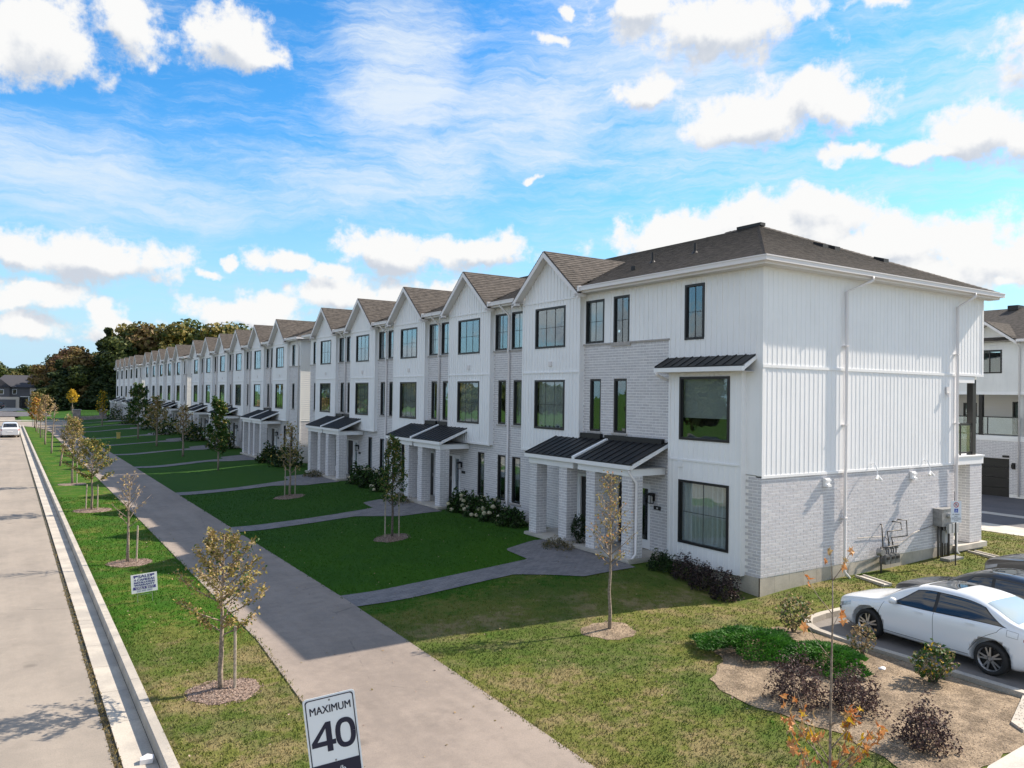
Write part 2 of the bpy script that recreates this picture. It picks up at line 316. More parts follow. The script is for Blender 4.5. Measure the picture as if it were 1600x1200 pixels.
# ------------------------------------------------------------------ mesh helpers
def link(o, parent=None):
    COL.objects.link(o)
    if parent is not None: o.parent = parent
    return o
def prop(o, label=None, cat=None, group=None, kind=None):
    if label: o['label'] = label
    if cat: o['category'] = cat
    if group: o['group'] = group
    if kind: o['kind'] = kind
    return o
def empty(name, loc=(0, 0, 0), label=None, cat=None, group=None, rz=0):
    o = bpy.data.objects.new(name, None); o.location = loc; o.rotation_euler = (0, 0, rz); o.empty_display_size = .2; COL.objects.link(o)
    return prop(o, label, cat, group)
class MB:
    def __init__(s): s.v = []; s.f = []; s.m = []
    def quad(s, *p, m=0):
        n = len(s.v); s.v += [tuple(q) for q in p]; s.f.append(tuple(range(n, n+len(p)))); s.m.append(m); return s
    def box(s, x0, x1, y0, y1, z0, z1, m=0):
        if x0 > x1: x0, x1 = x1, x0
        if y0 > y1: y0, y1 = y1, y0
        n = len(s.v)
        s.v += [(x0, y0, z0), (x1, y0, z0), (x1, y1, z0), (x0, y1, z0), (x0, y0, z1), (x1, y0, z1), (x1, y1, z1), (x0, y1, z1)]
        for f in ((0, 3, 2, 1), (4, 5, 6, 7), (0, 1, 5, 4), (1, 2, 6, 5), (2, 3, 7, 6), (3, 0, 4, 7)): s.f.append(tuple(n+i for i in f)); s.m.append(m)
        return s
    def prism(s, pts, ext, m=0):
        "polygon pts (3-D) extruded by vector ext"
        n = len(s.v); k = len(pts); e = Vector(ext)
        s.v += [tuple(p) for p in pts]+[tuple(Vector(p)+e) for p in pts]
        s.f.append(tuple(range(n+k-1, n-1, -1))); s.f.append(tuple(range(n+k, n+2*k))); s.m += [m, m]
        for i in range(k):
            j = (i+1) % k; s.f.append((n+i, n+j, n+k+j, n+k+i)); s.m.append(m)
        return s
    def tube(s, path, r, seg=8, m=0, cap=True):
        P = [Vector(p) for p in path]; R = r if isinstance(r, (list, tuple)) else [r]*len(P); n = len(s.v); prev = None
        for i, p in enumerate(P):
            t = (P[min(i+1, len(P)-1)]-P[max(i-1, 0)]).normalized()
            a = (prev if prev is not None else (Vector((0, 0, 1)) if abs(t.z) < .9 else Vector((1, 0, 0))))
            a = (a-t*a.dot(t)).normalized(); prev = a; b = t.cross(a)
            for j in range(seg):
                th = 2*PI*j/seg; s.v.append(tuple(p+(a*math.cos(th)+b*math.sin(th))*R[i]))
        for i in range(len(P)-1):
            for j in range(seg):
                k = (j+1) % seg; s.f.append((n+i*seg+j, n+i*seg+k, n+(i+1)*seg+k, n+(i+1)*seg+j)); s.m.append(m)
        if cap:
            s.f.append(tuple(n+j for j in range(seg-1, -1, -1))); s.f.append(tuple(n+(len(P)-1)*seg+j for j in range(seg))); s.m += [m, m]
        return s
    def build(s, name, mats, parent=None, smooth=False, kind=None, label=None):
        me = bpy.data.meshes.new(name); me.from_pydata(s.v, [], s.f)
        for q in (mats if isinstance(mats, (list, tuple)) else [mats]): me.materials.append(MATS[q])
        if any(s.m): me.polygons.foreach_set('material_index', s.m)
        if smooth: me.polygons.foreach_set('use_smooth', [True]*len(s.f))
        me.update(); o = bpy.data.objects.new(name, me); link(o, parent)
        return prop(o, label, None, None, kind)
def np_mesh(name, V, F, mats, parent=None, mi=None, kind=None, smooth=False):
    V = np.asarray(V, np.float32).reshape(-1, 3); F = np.asarray(F, np.int32); n, k = F.shape
    me = bpy.data.meshes.new(name); me.vertices.add(len(V)); me.vertices.foreach_set('co', V.ravel())
    me.loops.add(n*k); me.loops.foreach_set('vertex_index', F.ravel()); me.polygons.add(n)
    me.polygons.foreach_set('loop_start', np.arange(0, n*k, k, dtype=np.int32)); me.polygons.foreach_set('loop_total', np.full(n, k, np.int32))
    for q in (mats if isinstance(mats, (list, tuple)) else [mats]): me.materials.append(MATS[q])
    if mi is not None: me.polygons.foreach_set('material_index', np.asarray(mi, np.int32))
    if smooth: me.polygons.foreach_set('use_smooth', np.ones(n, bool))
    me.update(calc_edges=True); o = bpy.data.objects.new(name, me); link(o, parent); return prop(o, kind=kind)
def copy_tree(o, parent=None):
    c = o.copy(); COL.objects.link(c)
    if parent is not None: c.parent = parent; c.matrix_parent_inverse = o.matrix_parent_inverse.copy()
    for ch in list(o.children): copy_tree(ch, c)
    return c
def wall_rects(u0, u1, z0, z1, ops):
    "rectangles covering [u0,u1]x[z0,z1] minus the openings"
    us = sorted({u0, u1}|{min(max(u, u0), u1) for o in ops for u in o[:2]}); out = []
    for a, b in zip(us, us[1:]):
        if b-a < 1e-4: continue
        c = (a+b)/2; zc = z0
        for o in sorted([o for o in ops if o[0] < c < o[1] and o[3] > z0 and o[2] < z1], key=lambda q: q[2]):
            if o[2] > zc+1e-4: out.append((a, b, zc, min(o[2], z1)))
            zc = max(zc, o[3])
        if zc < z1-1e-4: out.append((a, b, zc, z1))
    return out
BL, BH, MJ = .30, .0895, .020
def lay(u0, u1, z0, z1, ops=(), soldier=()):
    out = []; k = 0; z = z0
    while z+BH*.5 < z1:
        zt = min(z+BH-MJ, z1); u = u0-(BL/2 if k % 2 else 0)
        while u < u1:
            a, b = max(u, u0), min(u+BL-MJ, u1)
            segs = [(a, b)]
            for o in ops:
                if zt > o[2]+.01 and z < o[3]-.01:
                    ns = []
                    for (p, q) in segs:
                        if q <= o[0] or p >= o[1]: ns.append((p, q))
                        else:
                            if o[0]-p > .02: ns.append((p, o[0]))
                            if q-o[1] > .02: ns.append((o[1], q))
                    segs = ns
            for (p, q) in segs:
                if q-p > .03: out.append((p, q, z, zt))
            u += BL
        z += BH; k += 1
    return out
BRM = ['brick_a', 'brick_b', 'brick_c', 'brick_d']
def put_bricks(mb, face, c, cells, proud=.006):
    for (a, b, z0, z1) in cells:
        m = rng.choice(4, p=[.38, .32, .14, .16]); d = proud+rng.uniform(-.0015, .002)
        if face == 'x-': mb.box(c-d, c+.002, a, b, z0, z1, m)
        elif face == 'x+': mb.box(c-.002, c+d, a, b, z0, z1, m)
        elif face == 'y-': mb.box(a, b, c-d, c+.002, z0, z1, m)
        else: mb.box(a, b, c-.002, c+d, z0, z1, m)
def clip(poly, n, d):
    "keep the part of poly (list of Vector) with n.p >= d"
    out = []
    for i, p in enumerate(poly):
        q = poly[(i+1) % len(poly)]; a, b = n.dot(p)-d, n.dot(q)-d
        if a >= 0: out.append(p)
        if a*b < 0: out.append(p+(q-p)*(a/(a-b)))
    return out
def shingles(mb, poly, course=.145, lift=.014, thick=.05):
    "roof plane as overlapping courses: each band's lower edge stands proud of the band below"
    P = [Vector(p) for p in poly]; n = (P[1]-P[0]).cross(P[2]-P[0]).normalized()
    if n.z < 0: n = -n; P.reverse()
    s = Vector((0, 0, 1)); s = (s-n*s.dot(n)).normalized(); lo = min(s.dot(p) for p in P); hi = max(s.dot(p) for p in P)
    k = 0; t = lo
    while t < hi-1e-3:
        q = clip(clip(P, s, t), -s, -min(t+course, hi))
        if len(q) >= 3:
            top = [p+n*(thick+lift*(1-(s.dot(p)-t)/course)) for p in q]
            i0 = len(mb.v); mb.v += [tuple(p) for p in top]; mb.f.append(tuple(range(i0, i0+len(top)))); mb.m.append(0)
            low = [i for i in range(len(q)) if abs(s.dot(q[i])-t) < 1e-4]
            for i in range(len(q)):
                j = (i+1) % len(q)
                edge = abs(s.dot(q[i])-t) < 1e-4 and abs(s.dot(q[j])-t) < 1e-4
                a, b = top[i], top[j]; dn = thick if t == lo or not edge else lift
                c, d = b-n*(dn+(lift if not edge else 0)), a-n*(dn+(lift if not edge else 0))
                mb.quad(a, b, c, d)
        t += course
    mb.quad(*[p for p in reversed(P)])

# ------------------------------------------------------------------ terrain
def sst(a, b, x): t = np.clip((x-a)/(b-a), 0, 1); return t*t*(3-2*t)
def gh(x, y):
    x = np.asarray(x, float); y = np.asarray(y, float)
    rise = .43*sst(8.0, 15.2, x)*sst(13.4, 17.6, y)
    side = .14*sst(15.5, 18.5, x)*(1-sst(13.4, 17.6, y))*sst(10.5, 13, y)+.10*sst(20, 27, x)*sst(10.5, 13, y)*(1-sst(13.4, 17.6, y))
    side = side*(1-sst(30, 34, x))
    rise = rise*(1-sst(28, 33, x))
    return rise+side+.02*np.sin(x*.9+y*.6)*sst(8, 9.5, x)*(1-sst(28, 32, x))
def ground():
    xs = [-3000, -900, -300, -120, -60, -30, -9.6, -9.4, 1.9, 2.14]+list(np.arange(2.4, 34.01, .4))+[35.0, 36, 40, 46, 60, 90, 160, 400, 1200, 3000]
    ys = [-1500, -400, -120, -50, -20, -8, -2, 2, 4.0]+list(np.arange(5.0, 34, .4))+list(np.arange(34, 156, 1.6))+[160, 180, 220, 300, 450, 700, 1200, 2000, 3500]
    xs = sorted(set(list(np.round(xs, 3))+[15.70, 15.74]+list(np.arange(15.8, 17.1, .1)))); ys = sorted(set(list(np.round(ys, 3))+[11.84, 11.88]+list(np.arange(10.9, 11.8, .1))))
    X, Y = np.meshgrid(xs, ys, indexing='ij'); Z = gh(X, Y)
    Z = np.where((X > -9.5) & (X < 2.0), -.3, Z)                                  # bed of the street
    Z = np.where((X > 15.72) & (X < 35.5) & (Y < 11.86) & (Y < X-4.58), -.25, Z)                   # bed of the car park
    Z = np.where((X > 60) | (X < -60) | (Y > 240), Z-.4, Z)
    n, m = X.shape; idx = np.arange(n*m).reshape(n, m)
    F = np.stack([idx[:-1, :-1], idx[1:, :-1], idx[1:, 1:], idx[:-1, 1:]], -1).reshape(-1, 4)
    np_mesh('ground', np.stack([X, Y, Z], -1), F, 'lawn', kind='structure', smooth=True)
ground()
def sheet(name, outline, mt, z=.004, step=None, thick=0.0, kind='structure', parent=None):
    mb = MB(); mb.prism([(x, y, z-.12-thick) for x, y in outline], (0, 0, .12+thick)); return mb.build(name, mt, parent, kind=kind)
ROADZ = -.13
sheet('road', [(-9.2, -60), (1.42, -60), (1.42, 127.0), (1.42, 250), (-9.2, 250)], 'road_surface', ROADZ)
sheet('reflected_paving', [(-46, -60), (-9.3, -60), (-9.3, 250), (-46, 250)], 'lot_asphalt', .02)  # unseen paving, added so the windows reflect grey instead of lawn
sheet('cross_street', [(1.44, 128), (70, 128), (70, 146), (1.44, 146)], 'road_surface', ROADZ+.14)
# kerb and gutter pan, cast in lengths with joints
kb = MB().box(1.30, 2.12, -30, 126, -.30, -.155).build('kerb', 'soil_dark', kind='structure')
y = 2.0; k = 0; proto = {}
while y < 126:
    L = random.choice((1.5, 1.5, 3.0, .32)) if y < 40 else 6.0
    if L not in proto:
        a = MB().prism([(1.985, 0, -.28), (2.175, 0, -.28), (2.165, 0, .025), (2.02, 0, .025), (1.995, 0, -.01)], (0, L-.012, 0)).build('kerb_stone', 'kerb_concrete', kb)
        b = MB().prism([(1.53, 0, -.28), (1.98, 0, -.28), (1.98, 0, -.150), (1.53, 0, -.122)], (0, L-.012, 0)).build('gutter_slab', 'kerb_concrete', kb)
        proto[L] = (a, b)
        a.location.y = b.location.y = y
    else:
        for q in proto[L]:
            c = q.copy(); COL.objects.link(c); c.location.y = y
    y += L
# weeds in the joint between gutter and road
V = []; 
for i in range(1500):
    yy = 4+abs(rng.normal(0, 12)); xx = rng.uniform(1.40, 1.54); a = rng.uniform(0, PI); w = rng.uniform(.01, .035); h = rng.uniform(.005, .04)
    V += [(xx-w*math.cos(a), yy-w*math.sin(a), ROADZ-.01), (xx+w*math.cos(a), yy+w*math.sin(a), ROADZ-.01), (xx, yy, ROADZ+h)]
np_mesh('joint_weeds', V, np.arange(len(V)).reshape(-1, 3), 'leaf_straw', kind='stuff')
# asphalt path
sheet('path', [(4.25, -30), (7.15, -30), (7.15, 7.0), (7.30, 12), (7.45, 19), (7.5, 60), (7.45, 118), (6.5, 127.9), (2.2, 127.9), (4.0, 121), (4.62, 112), (4.7, 40), (4.62, 17), (4.3, 12)], 'path_asphalt', .022)
# car park, kerb, pavement corner
sheet('car_park', [(15.66, -12), (35, -12), (35, 11.84), (17.0, 11.84), (16.35, 11.76), (15.92, 11.48), (15.72, 11.1), (15.66, 10.6)], 'lot_asphalt', -.05)
def strip(name, pts, w, z0, z1, mt, **k):
    P = [Vector((p[0], p[1], 0)) for p in pts]; L = []; R = []
    for i, p in enumerate(P):
        t = (P[min(i+1, len(P)-1)]-P[max(i-1, 0)]).normalized(); n = Vector((-t.y, t.x, 0)); L.append(p+n*w/2); R.append(p-n*w/2)
    mb = MB()
    for i in range(len(P)-1):
        a, b, c, d = L[i], R[i], R[i+1], L[i+1]
        mb.prism([(q.x, q.y, z0) for q in (a, b, c, d)], (0, 0, z1-z0))
    return mb.build(name, mt, **k)
strip('car_park_kerb', [(15.62, 5.2), (15.62, 8.0), (15.62, 10.6), (15.68, 11.1), (15.90, 11.5), (16.35, 11.78), (17.0, 11.86), (34, 11.86)], .17, -.2, .09, 'kerb_concrete', kind='structure')
# concrete apron between kerb and first bay
sheet('pavement', [(9.5, -8), (15.5, -8), (15.5, 5.86), (13.34, 5.76), (12.14, 5.71), (10.9, 5.4), (9.9, 4.8)], 'concrete', .035)
sheet('kerb_return', [(13.88, 6.0), (15.52, 6.32), (15.52, 6.72), (14.07, 6.27)], 'kerb_concrete', .06)
sheet('driveway', [(36.2, -20), (47.6, -20), (47.6, 90), (36.2, 90)], 'dark_asphalt', .01)
sheet('drain_strip', [(39.2, -20), (39.9, -20), (39.9, 90), (39.2, 90)], 'concrete', .018)
sheet('driveway_edge', [(34.0, -20), (36.18, -20), (36.18, 90), (34.0, 90)], 'concrete', .02)
def conform(name, outline_rects, mt, dz=.02, step=.35, kind='structure'):
    mb = MB()
    for (x0, x1, y0, y1, *q) in outline_rects:
        nx = max(1, int((x1-x0)/step)); ny = max(1, int((y1-y0)/step)); gx = np.linspace(x0, x1, nx+1); gy = np.linspace(y0, y1, ny+1)
        n = len(mb.v)
        for a in gx:
            for b in gy: mb.v.append((a, b, float(gh(a, b))+dz))
        for i in range(nx):
            for j in range(ny):
                k = n+i*(ny+1)+j; mb.f.append((k, k+ny+1, k+ny+2, k+1)); mb.m.append(0)
    return mb.build(name, mt, kind=kind)
for i in range(12):
    c = 18.97+11.93*i
    if 56 > c > 52: pass
    off = 0 if c < 50 else (3.9 if c < 92 else (7.0 if c < 125 else 9))
    c += off
    if c > 165: break
    nx, ny = 80, 12; V = []
    for a in range(nx+1):
        x = 7.44+(15.42-7.44)*a/nx; t = float(sst(12.0, 13.7, x)); lo = c-.60-1.0*float(np.clip((x-12.1)/1.4, 0, 1))-.45*t; hi = c+.58+1.5*float(np.clip((x-13.42)/.12, 0, 1))+.45*float(np.clip((x-13.6)/1.4, 0, 1))
        for b_ in range(ny+1): yy = lo+(hi-lo)*b_/ny; V.append((x, yy, float(gh(x, yy))+.02))
    F = [(a*(ny+1)+b_, (a+1)*(ny+1)+b_, (a+1)*(ny+1)+b_+1, a*(ny+1)+b_+1) for a in range(nx) for b_ in range(ny)]
    np_mesh('walkway', V, F, 'paver', kind='structure')
GRASS_EXCL = []

# ------------------------------------------------------------------ townhouses
XC = 16.95; XB = -.19; EAVE = 9.10; RIDX = 5.81; RIDZ = 11.54; DEPU = 11.62; DEPL = 9.80
def window(parent, x, y0, y1, z0, z1, grid=None, back=None, fw_=.072, slider=False, name='window', proud=.0, deep=.09):
    "black framed window in a wall facing -x; frame outer face at x-proud"
    xo = x-proud; mb = MB(); mb.box(xo, xo+deep, y0, y0+fw_, z0, z1).box(xo, xo+deep, y1-fw_, y1, z0, z1).box(xo, xo+deep, y0+fw_, y1-fw_, z0, z0+fw_).box(xo, xo+deep, y0+fw_, y1-fw_, z1-fw_, z1)
    i = fw_; mb.box(xo+.025, xo+deep-.004, y0+i, y0+i+.028, z0+i, z1-i).box(xo+.025, xo+deep-.004, y1-i-.028, y1-i, z0+i, z1-i)
    if slider:
        c = (y0+y1)/2-.06; mb.box(xo+.015, xo+deep-.006, c-.025, c+.025, z0+i, z1-i)
    w = mb.build(name, 'black_frame', parent)
    MB().box(xo+.055, xo+.061, y0+i+.02, y1-i-.02, z0+i, z1-i).build('pane', 'glass', w)
    if grid:
        g = MB(); cy, cz = grid; a, b = y0+i+.028, y1-i-.028
        for k in range(1, cy): yy = a+(b-a)*k/cy; g.box(xo+.044, xo+.053, yy-.007, yy+.007, z0+i, z1-i)
        for k in range(1, cz): zz = z0+i+(z1-z0-2*i)*k/cz; g.box(xo+.043, xo+.052, a, b, zz-.007, zz+.007)
        g.build('grille', 'black_frame' if back != 'light' else 'trim_white', w)
    if back in ('curtain', 'sheer'):
        n = 120; v = []; f = []; a, b = y0+.05, y1-.05
        for k in range(n+1):
            t = k/n; xx = xo+.20+.03*math.sin(t*(b-a)*38+1.3*math.sin(t*9))+.012*math.sin(t*71); yy = a+(b-a)*t
            v += [(xx, yy, z0+.10+.04*math.sin(t*44)), (xx, yy, z1-.03)]
        for k in range(n): f.append((2*k, 2*k+2, 2*k+3, 2*k+1))
        c = MB(); c.v = v; c.f = f; c.m = [0]*len(f); c.build('curtain', 'curtain', w, smooth=True)
    elif back == 'blind':
        MB().box(xo+.15, xo+.17, y0+.04, y1-.04, z0+(z1-z0)*random.choice((.0, .35, .5)), z1-.02).build('blind', 'blind', w)
    return w
def battens(mb, face, c, u0, u1, z0, z1, ops=(), step=.2, w=.042, proud=.020, top=None):
    n = max(1, round((u1-u0)/step)); st = (u1-u0)/n
    for k in range(1, n):
        u = u0+k*st; zt = z1 if top is None else min(z1, top(u))
        spans = [(z0, zt)]
        for o in ops:
            if o[0]-.03 < u < o[1]+.03:
                spans = [s for (a, b) in spans for s in ((a, min(b, o[2])), (max(a, o[3]), b)) if s[1]-s[0] > .02]
        for (a, b) in spans:
            if b-a > .02:
                if face == 'x-': mb.box(c-proud, c+.001, u-w/2, u+w/2, a, b)
                else: mb.box(u-w/2, u+w/2, c-proud, c+.001, a, b)
def downspout(parent, path, name='downspout'):
    mb = MB(); mb.tube(path, .045, 8)
    for p, q in zip(path, path[1:]):
        pass
    return mb.build(name, 'gutter_white', parent, smooth=True)
def shed_roof(parent, y0, y1, x0, z0, x1, z1, name='porch_roof', seams=7, fascia=.13):
    "black standing seam lean-to: front edge x0,z0 up to wall x1,z1"
    mb = MB(); mb.prism([(x0, y0, z0), (x1, y0, z1), (x1, y0, z1+.03), (x0, y0, z0+.03)], (0, y1-y0, 0))
    n = max(2, round((y1-y0)/.33))
    for k in range(n+1):
        y = y0+.015+(y1-y0-.03)*k/n
        mb.prism([(x0, y-.014, z0+.028), (x1, y-.014, z1+.028), (x1, y-.014, z1+.052), (x0, y-.014, z0+.052)], (0, .028, 0))
    r = mb.build(name, 'black_metal', parent)
    f = MB(); f.box(x0-.012, x0+.10, y0-.02, y1+.02, z0-fascia, z0-.006)
    for yy in (y0-.024, y1-.03): f.prism([(x0+.10, yy, z0-fascia+.03), (x1, yy, z1-fascia+.03), (x1, yy, z1+.002), (x0+.10, yy, z0+.03)], (0, .05, 0))
    f.build('fascia', 'trim_white', r)
    return r
def brick_column(parent, xa, ya, w, z0, z1, loose=None):
    mb = MB(); mb.box(xa+.004, xa+w-.004, ya+.004, ya+w-.004, z0, z1, 4)
    put_bricks(mb, 'x-', xa+.006, lay(ya, ya+w, z0, z1)); put_bricks(mb, 'x+', xa+w-.006, lay(ya, ya+w, z0, z1))
    put_bricks(mb, 'y-', ya+.006, [(a, b, c, d) for a, b, c, d in lay(xa+.012, xa+w-.012, z0, z1)]); put_bricks(mb, 'y+', ya+w-.006, lay(xa+.012, xa+w-.012, z0, z1))
    return mb.build('brick_column', BRM+['mortar'], parent)
def porch(t, ya, yb, cols, doory, s, plate=None, far=False, lampside=1):
    "one half of a paired porch: roof between ya and yb, columns at cols (centres)"
    z0 = .20; top = .56
    MB().box(-1.52, -.012, ya+.05, yb-.05, -.1, top-.09).box(-1.56, -.012, ya+.02, yb-.02, top-.09, top).build('porch_floor', 'concrete', t)
    if not far: MB().box(-1.95, -1.56, doory-.75, doory+.75, .1, .36).build('porch_step', 'concrete', t) if False else None
    for c in cols: brick_column(t, -1.42, c-.22, .44, top+.002, 2.98)
    MB().box(-1.45, -.955, ya+.10, yb-.10, 2.985, 3.18).box(-.955, -.02, ya+.10, ya+.24, 2.985, 3.18).box(-.955, -.02, yb-.24, yb-.10, 2.985, 3.18).build('porch_beam', 'trim_white', t)
    MB().box(-1.50, -.015, ya+.06, yb-.06, 3.185, 3.20).build('porch_ceiling', 'soffit', t)
    shed_roof(t, ya, yb, -1.55, 3.32, -.01, 3.93)
    if s > 0: MB().prism([(-1.57, yb-.07, 3.20), (-.012, yb-.07, 3.84), (-.012, yb-.07, 4.0), (-1.57, yb-.07, 3.40)], (0, .14, 0)).build('roof_divider', 'trim_white', t)
def door_set(t, s, z0=.57):
    "door + sidelight; s=+1 means the porch is on the +y side"
    def Y(d): return s*(3-d)
    a, b = sorted((Y(.45), Y(1.36))); c, d = sorted((Y(1.42), Y(2.02)))
    dr = MB().box(.05, .10, a+.04, b-.04, z0+.02, 2.55).box(.035, .052, a+.16, b-.16, 1.75, 2.40).box(.035, .052, a+.16, b-.16, .75, 1.62).build('door', 'door_black', t)
    hy = a+.12 if s < 0 else a+.12
    MB().box(-.03, .035, hy-.012, hy+.012, 1.45, 1.62).box(.0, .035, hy-.03, hy+.03, 1.5, 1.56).build('door_handle', 'steel_grey', dr)
    fr = MB()
    for (p, q) in ((a, b), (c, d)):
        fr.box(-.01, .12, p-.02, p+.04, z0, 2.62).box(-.01, .12, q-.04, q+.02, z0, 2.62).box(-.01, .12, p+.04, q-.04, 2.552, 2.62)
    fr.box(.03, .12, c+.04, d-.04, z0, .84).box(.02, .12, c+.04, d-.04, 2.46, 2.55)
    fr.box(.02, .10, c+.04, c+.12, .84, 2.46).box(.02, .10, d-.12, d-.04, .84, 2.46)
    f = fr.build('door_frame', 'trim_white', t)
    MB().box(.06, .068, c+.11, d-.11, .84, 2.46).build('pane', 'glass', f)
    ly = Y(2.20)
    L = MB(); L.box(-.05, -.012, ly-.05, ly+.05, 2.12, 2.36); L.prism([(-.24, ly-.10, 2.30), (-.05, ly-.10, 2.30), (-.05, ly+.10, 2.30), (-.24, ly+.10, 2.30)], (0, 0, .03)); L.prism([(-.20, ly-.06, 2.33), (-.09, ly-.06, 2.33), (-.09, ly+.06, 2.33), (-.20, ly+.06, 2.33)], (0, 0, .05))
    L.box(-.21, -.08, ly-.07, ly+.07, 2.05, 2.07)
    for p in (-.21, -.09):
        for q in (-.07, .055): L.box(p, p+.014, ly+q, ly+q+.014, 2.07, 2.30)
    lo = L.build('porch_lantern', 'black_metal', t); MB().box(-.18, -.11, ly-.04, ly+.04, 2.07, 2.27).build('lantern_glass', 'blind', lo)
    py = Y(2.36); q = MB().box(-.028, -.011, py-.15, py+.15, 1.86, 1.98).build('number_plate', 'black_metal', t)
    return (c, d), (a, b), q, py
def unit(s, ylo=-3.0, yhi=3.0, near=False, farend=False, s_windows=True):
    "a gabled townhouse; x=0 is the brick front, street side is -x. s=+1: porch at its +y side"
    t = empty('townhouse')
    R = [-3.0, 3.0]
    ops = []          # openings of the front wall (y0,y1,z0,z1)
    wins = []
    for sg, lim in ((-1, ylo), (1, yhi)):
        for (a, b, z0, z1, g) in ((.13, 1.12, 7.17, 8.66, (2, 2)), (.28, .88, 4.15, 5.94, None)):
            p, q = sorted((sg*(3-a), sg*(3-b))); 
            if sg == -1 and near: p, q = (-3.0, -2.35) if z0 > 6 else (-2.95, -2.4)
            ops.append((p, q, z0, z1)); wins.append((p, q, z0, z1, g))
    for (a, b) in ((.24, .86), (1.89, 2.45)):
        p, q = sorted((-s*(3-a), -s*(3-b))); ops.append((p, q, 1.06, 2.90)); wins.append((p, q, 1.06, 2.90, None))
    (c, d), (a, b), plate, py = door_set(t, s)
    ops += [(a-.02, b+.02, .5, 2.62), (c-.02, d+.02, .5, 2.62)]
    bays = [(-1.78, 1.78)]
    # brick wall, siding strip above
    wb = MB()
    for r in wall_rects(ylo, yhi, .47, 3.26, ops): wb.box(0, .2, *r, 4)
    for (p, q) in ((ylo, -1.78), (1.78, yhi)):
        for r in wall_rects(p, q, 3.26, 7.12, ops): wb.box(0, .2, *r, 4)
    wb.build('front_wall', BRM+['mortar'], t)
    bk = MB(); put_bricks(bk, 'x-', 0, lay(ylo, yhi, .48, 3.26, ops))
    for (p, q) in ((ylo, -1.785), (1.785, yhi)): put_bricks(bk, 'x-', 0, lay(p, q, 3.26, 7.10, ops))
    bk.build('brick', BRM, t, kind='stuff')
    for (p, q) in ((ylo, -1.78), (1.78, yhi)):
        sw = MB()
        for r in wall_rects(p, q, 7.12, 8.9, ops): sw.box(-.012, .2, *r)
        battens(sw, 'x-', -.012, p, q, 7.17, 8.9, ops); sw.build('upper_siding', 'siding_white', t)
    for (p, q) in ((ylo, -1.785), (1.785, yhi)): MB().box(-.05, .01, p, q, 7.10, 7.155).build('stone_band', 'sill_stone', t)
    for w in wins:
        if w[2] < 6: MB().box(-.045, .06, w[0]-.06, w[1]+.06, w[2]-.07, w[2]-.005).build('window_sill', 'sill_stone', t)
    for w in wins: window(t, .015 if w[2] < 6 else -.02, *w[:4], grid=w[4], back=random.choice((None, 'blind', 'curtain', 'blind')), slider=False)
    # bay
    bo = [(-.93, .93, 7.1, 8.6), (-.93, .93, 4.11, 5.92)]
    b_ = MB()
    for r in wall_rects(-1.78, 1.78, 3.26, 8.85, bo): b_.box(XB, XB+.12, *r)
    b_.box(XB+.12, .0, -1.78, -1.66, 3.26, 8.85).box(XB+.12, .0, 1.66, 1.78, 3.26, 8.85).box(XB+.12, 0, -1.66, 1.66, 3.26, 3.32)
    PK = 10.60; slope = (PK-.05-8.85)/2.05
    b_.prism([(XB, -2.0, 8.85), (XB, 2.0, 8.85), (XB, 0, 8.85+2.0*slope)], (.12, 0, 0))
    battens(b_, 'x-', XB, -1.76, 1.76, 3.32, 6.17, bo); battens(b_, 'x-', XB, -1.76, 1.76, 6.22, 8.80, bo)
    battens(b_, 'x-', XB, -1.98, 1.98, 8.86, 10.5, (), top=lambda u: 8.85+(2.0-abs(u))*slope)
    b_.build('bay', 'siding_white', t)
    for z in (6.17, 8.80): MB().box(XB-.035, XB+.02, -1.80, 1.80, z, z+.05).build('ledge', 'trim_white', t)
    MB().box(XB-.028, XB+.02, -1.80, 1.80, 3.24, 3.32).build('ledge', 'trim_white', t)
    for yy in (-1.80, 1.72):
        for (a_, b2_) in ((3.32, 6.17), (6.22, 8.80)): MB().box(XB-.026, XB+.02, yy, yy+.08, a_, b2_).build('corner_board', 'trim_white', t)
    for o in bo: MB().box(XB-.024, XB, o[0]-.05, o[1]+.05, o[3], o[3]+.04).build('window_head', 'trim_white', t)
    window(t, XB, *bo[0], grid=(3, 2), proud=.03); window(t, XB, *bo[1], grid=(3, 2), proud=.03, back=random.choice((None, 'blind', 'curtain')))
    MB().box(XB-.05, XB, -.14, .04, 6.42, 6.60).box(XB-.06, XB-.05, -.12, .02, 6.44, 6.46).box(XB-.06, XB-.05, -.12, .02, 6.50, 6.52).build('vent', 'gutter_white', t)
    # roofs
    yl, yh = (ylo-.38 if near else ylo), (yhi+.38 if farend else yhi)
    ra = yl+5.3 if near else ylo; rb = yh-5.3 if farend else yhi
    rf = MB(); x0 = -.40; xr = DEPU+.40
    base = [Vector(q) for q in ((x0, yl, EAVE-.02), (x0, yh, EAVE-.02), (RIDX, rb, RIDZ), (RIDX, ra, RIDZ))]; EY = Vector((0, 1, 0))
    for q in (clip(base, -EY, 2.0), clip(base, EY, 2.0), clip(clip(clip(base, -EY, -2.0), EY, -2.0), Vector((1, 0, 0)), .35)):
        if len(q) > 2: shingles(rf, q)
    rf.quad((xr, yh, EAVE), (xr, yl, EAVE), (RIDX, ra, RIDZ+.05), (RIDX, rb, RIDZ+.05))
    if near: shingles(rf, [(xr, yl, EAVE-.02), (x0, yl, EAVE-.02), (RIDX, ra, RIDZ)])
    if farend: shingles(rf, [(x0, yh, EAVE-.02), (xr, yh, EAVE-.02), (RIDX, rb, RIDZ)])
    gx = XB-.35; d = (PK-EAVE)/((RIDZ-EAVE)/(RIDX+.4))-.4
    for sg in (-1, 1):
        shingles(rf, [(gx, 0, PK), (gx, sg*2.07, PK-2.07*slope), (x0-.02, sg*2.07, PK-2.07*slope), (-.2, sg*1.78, EAVE+.10), (d+.1, 0, PK)])
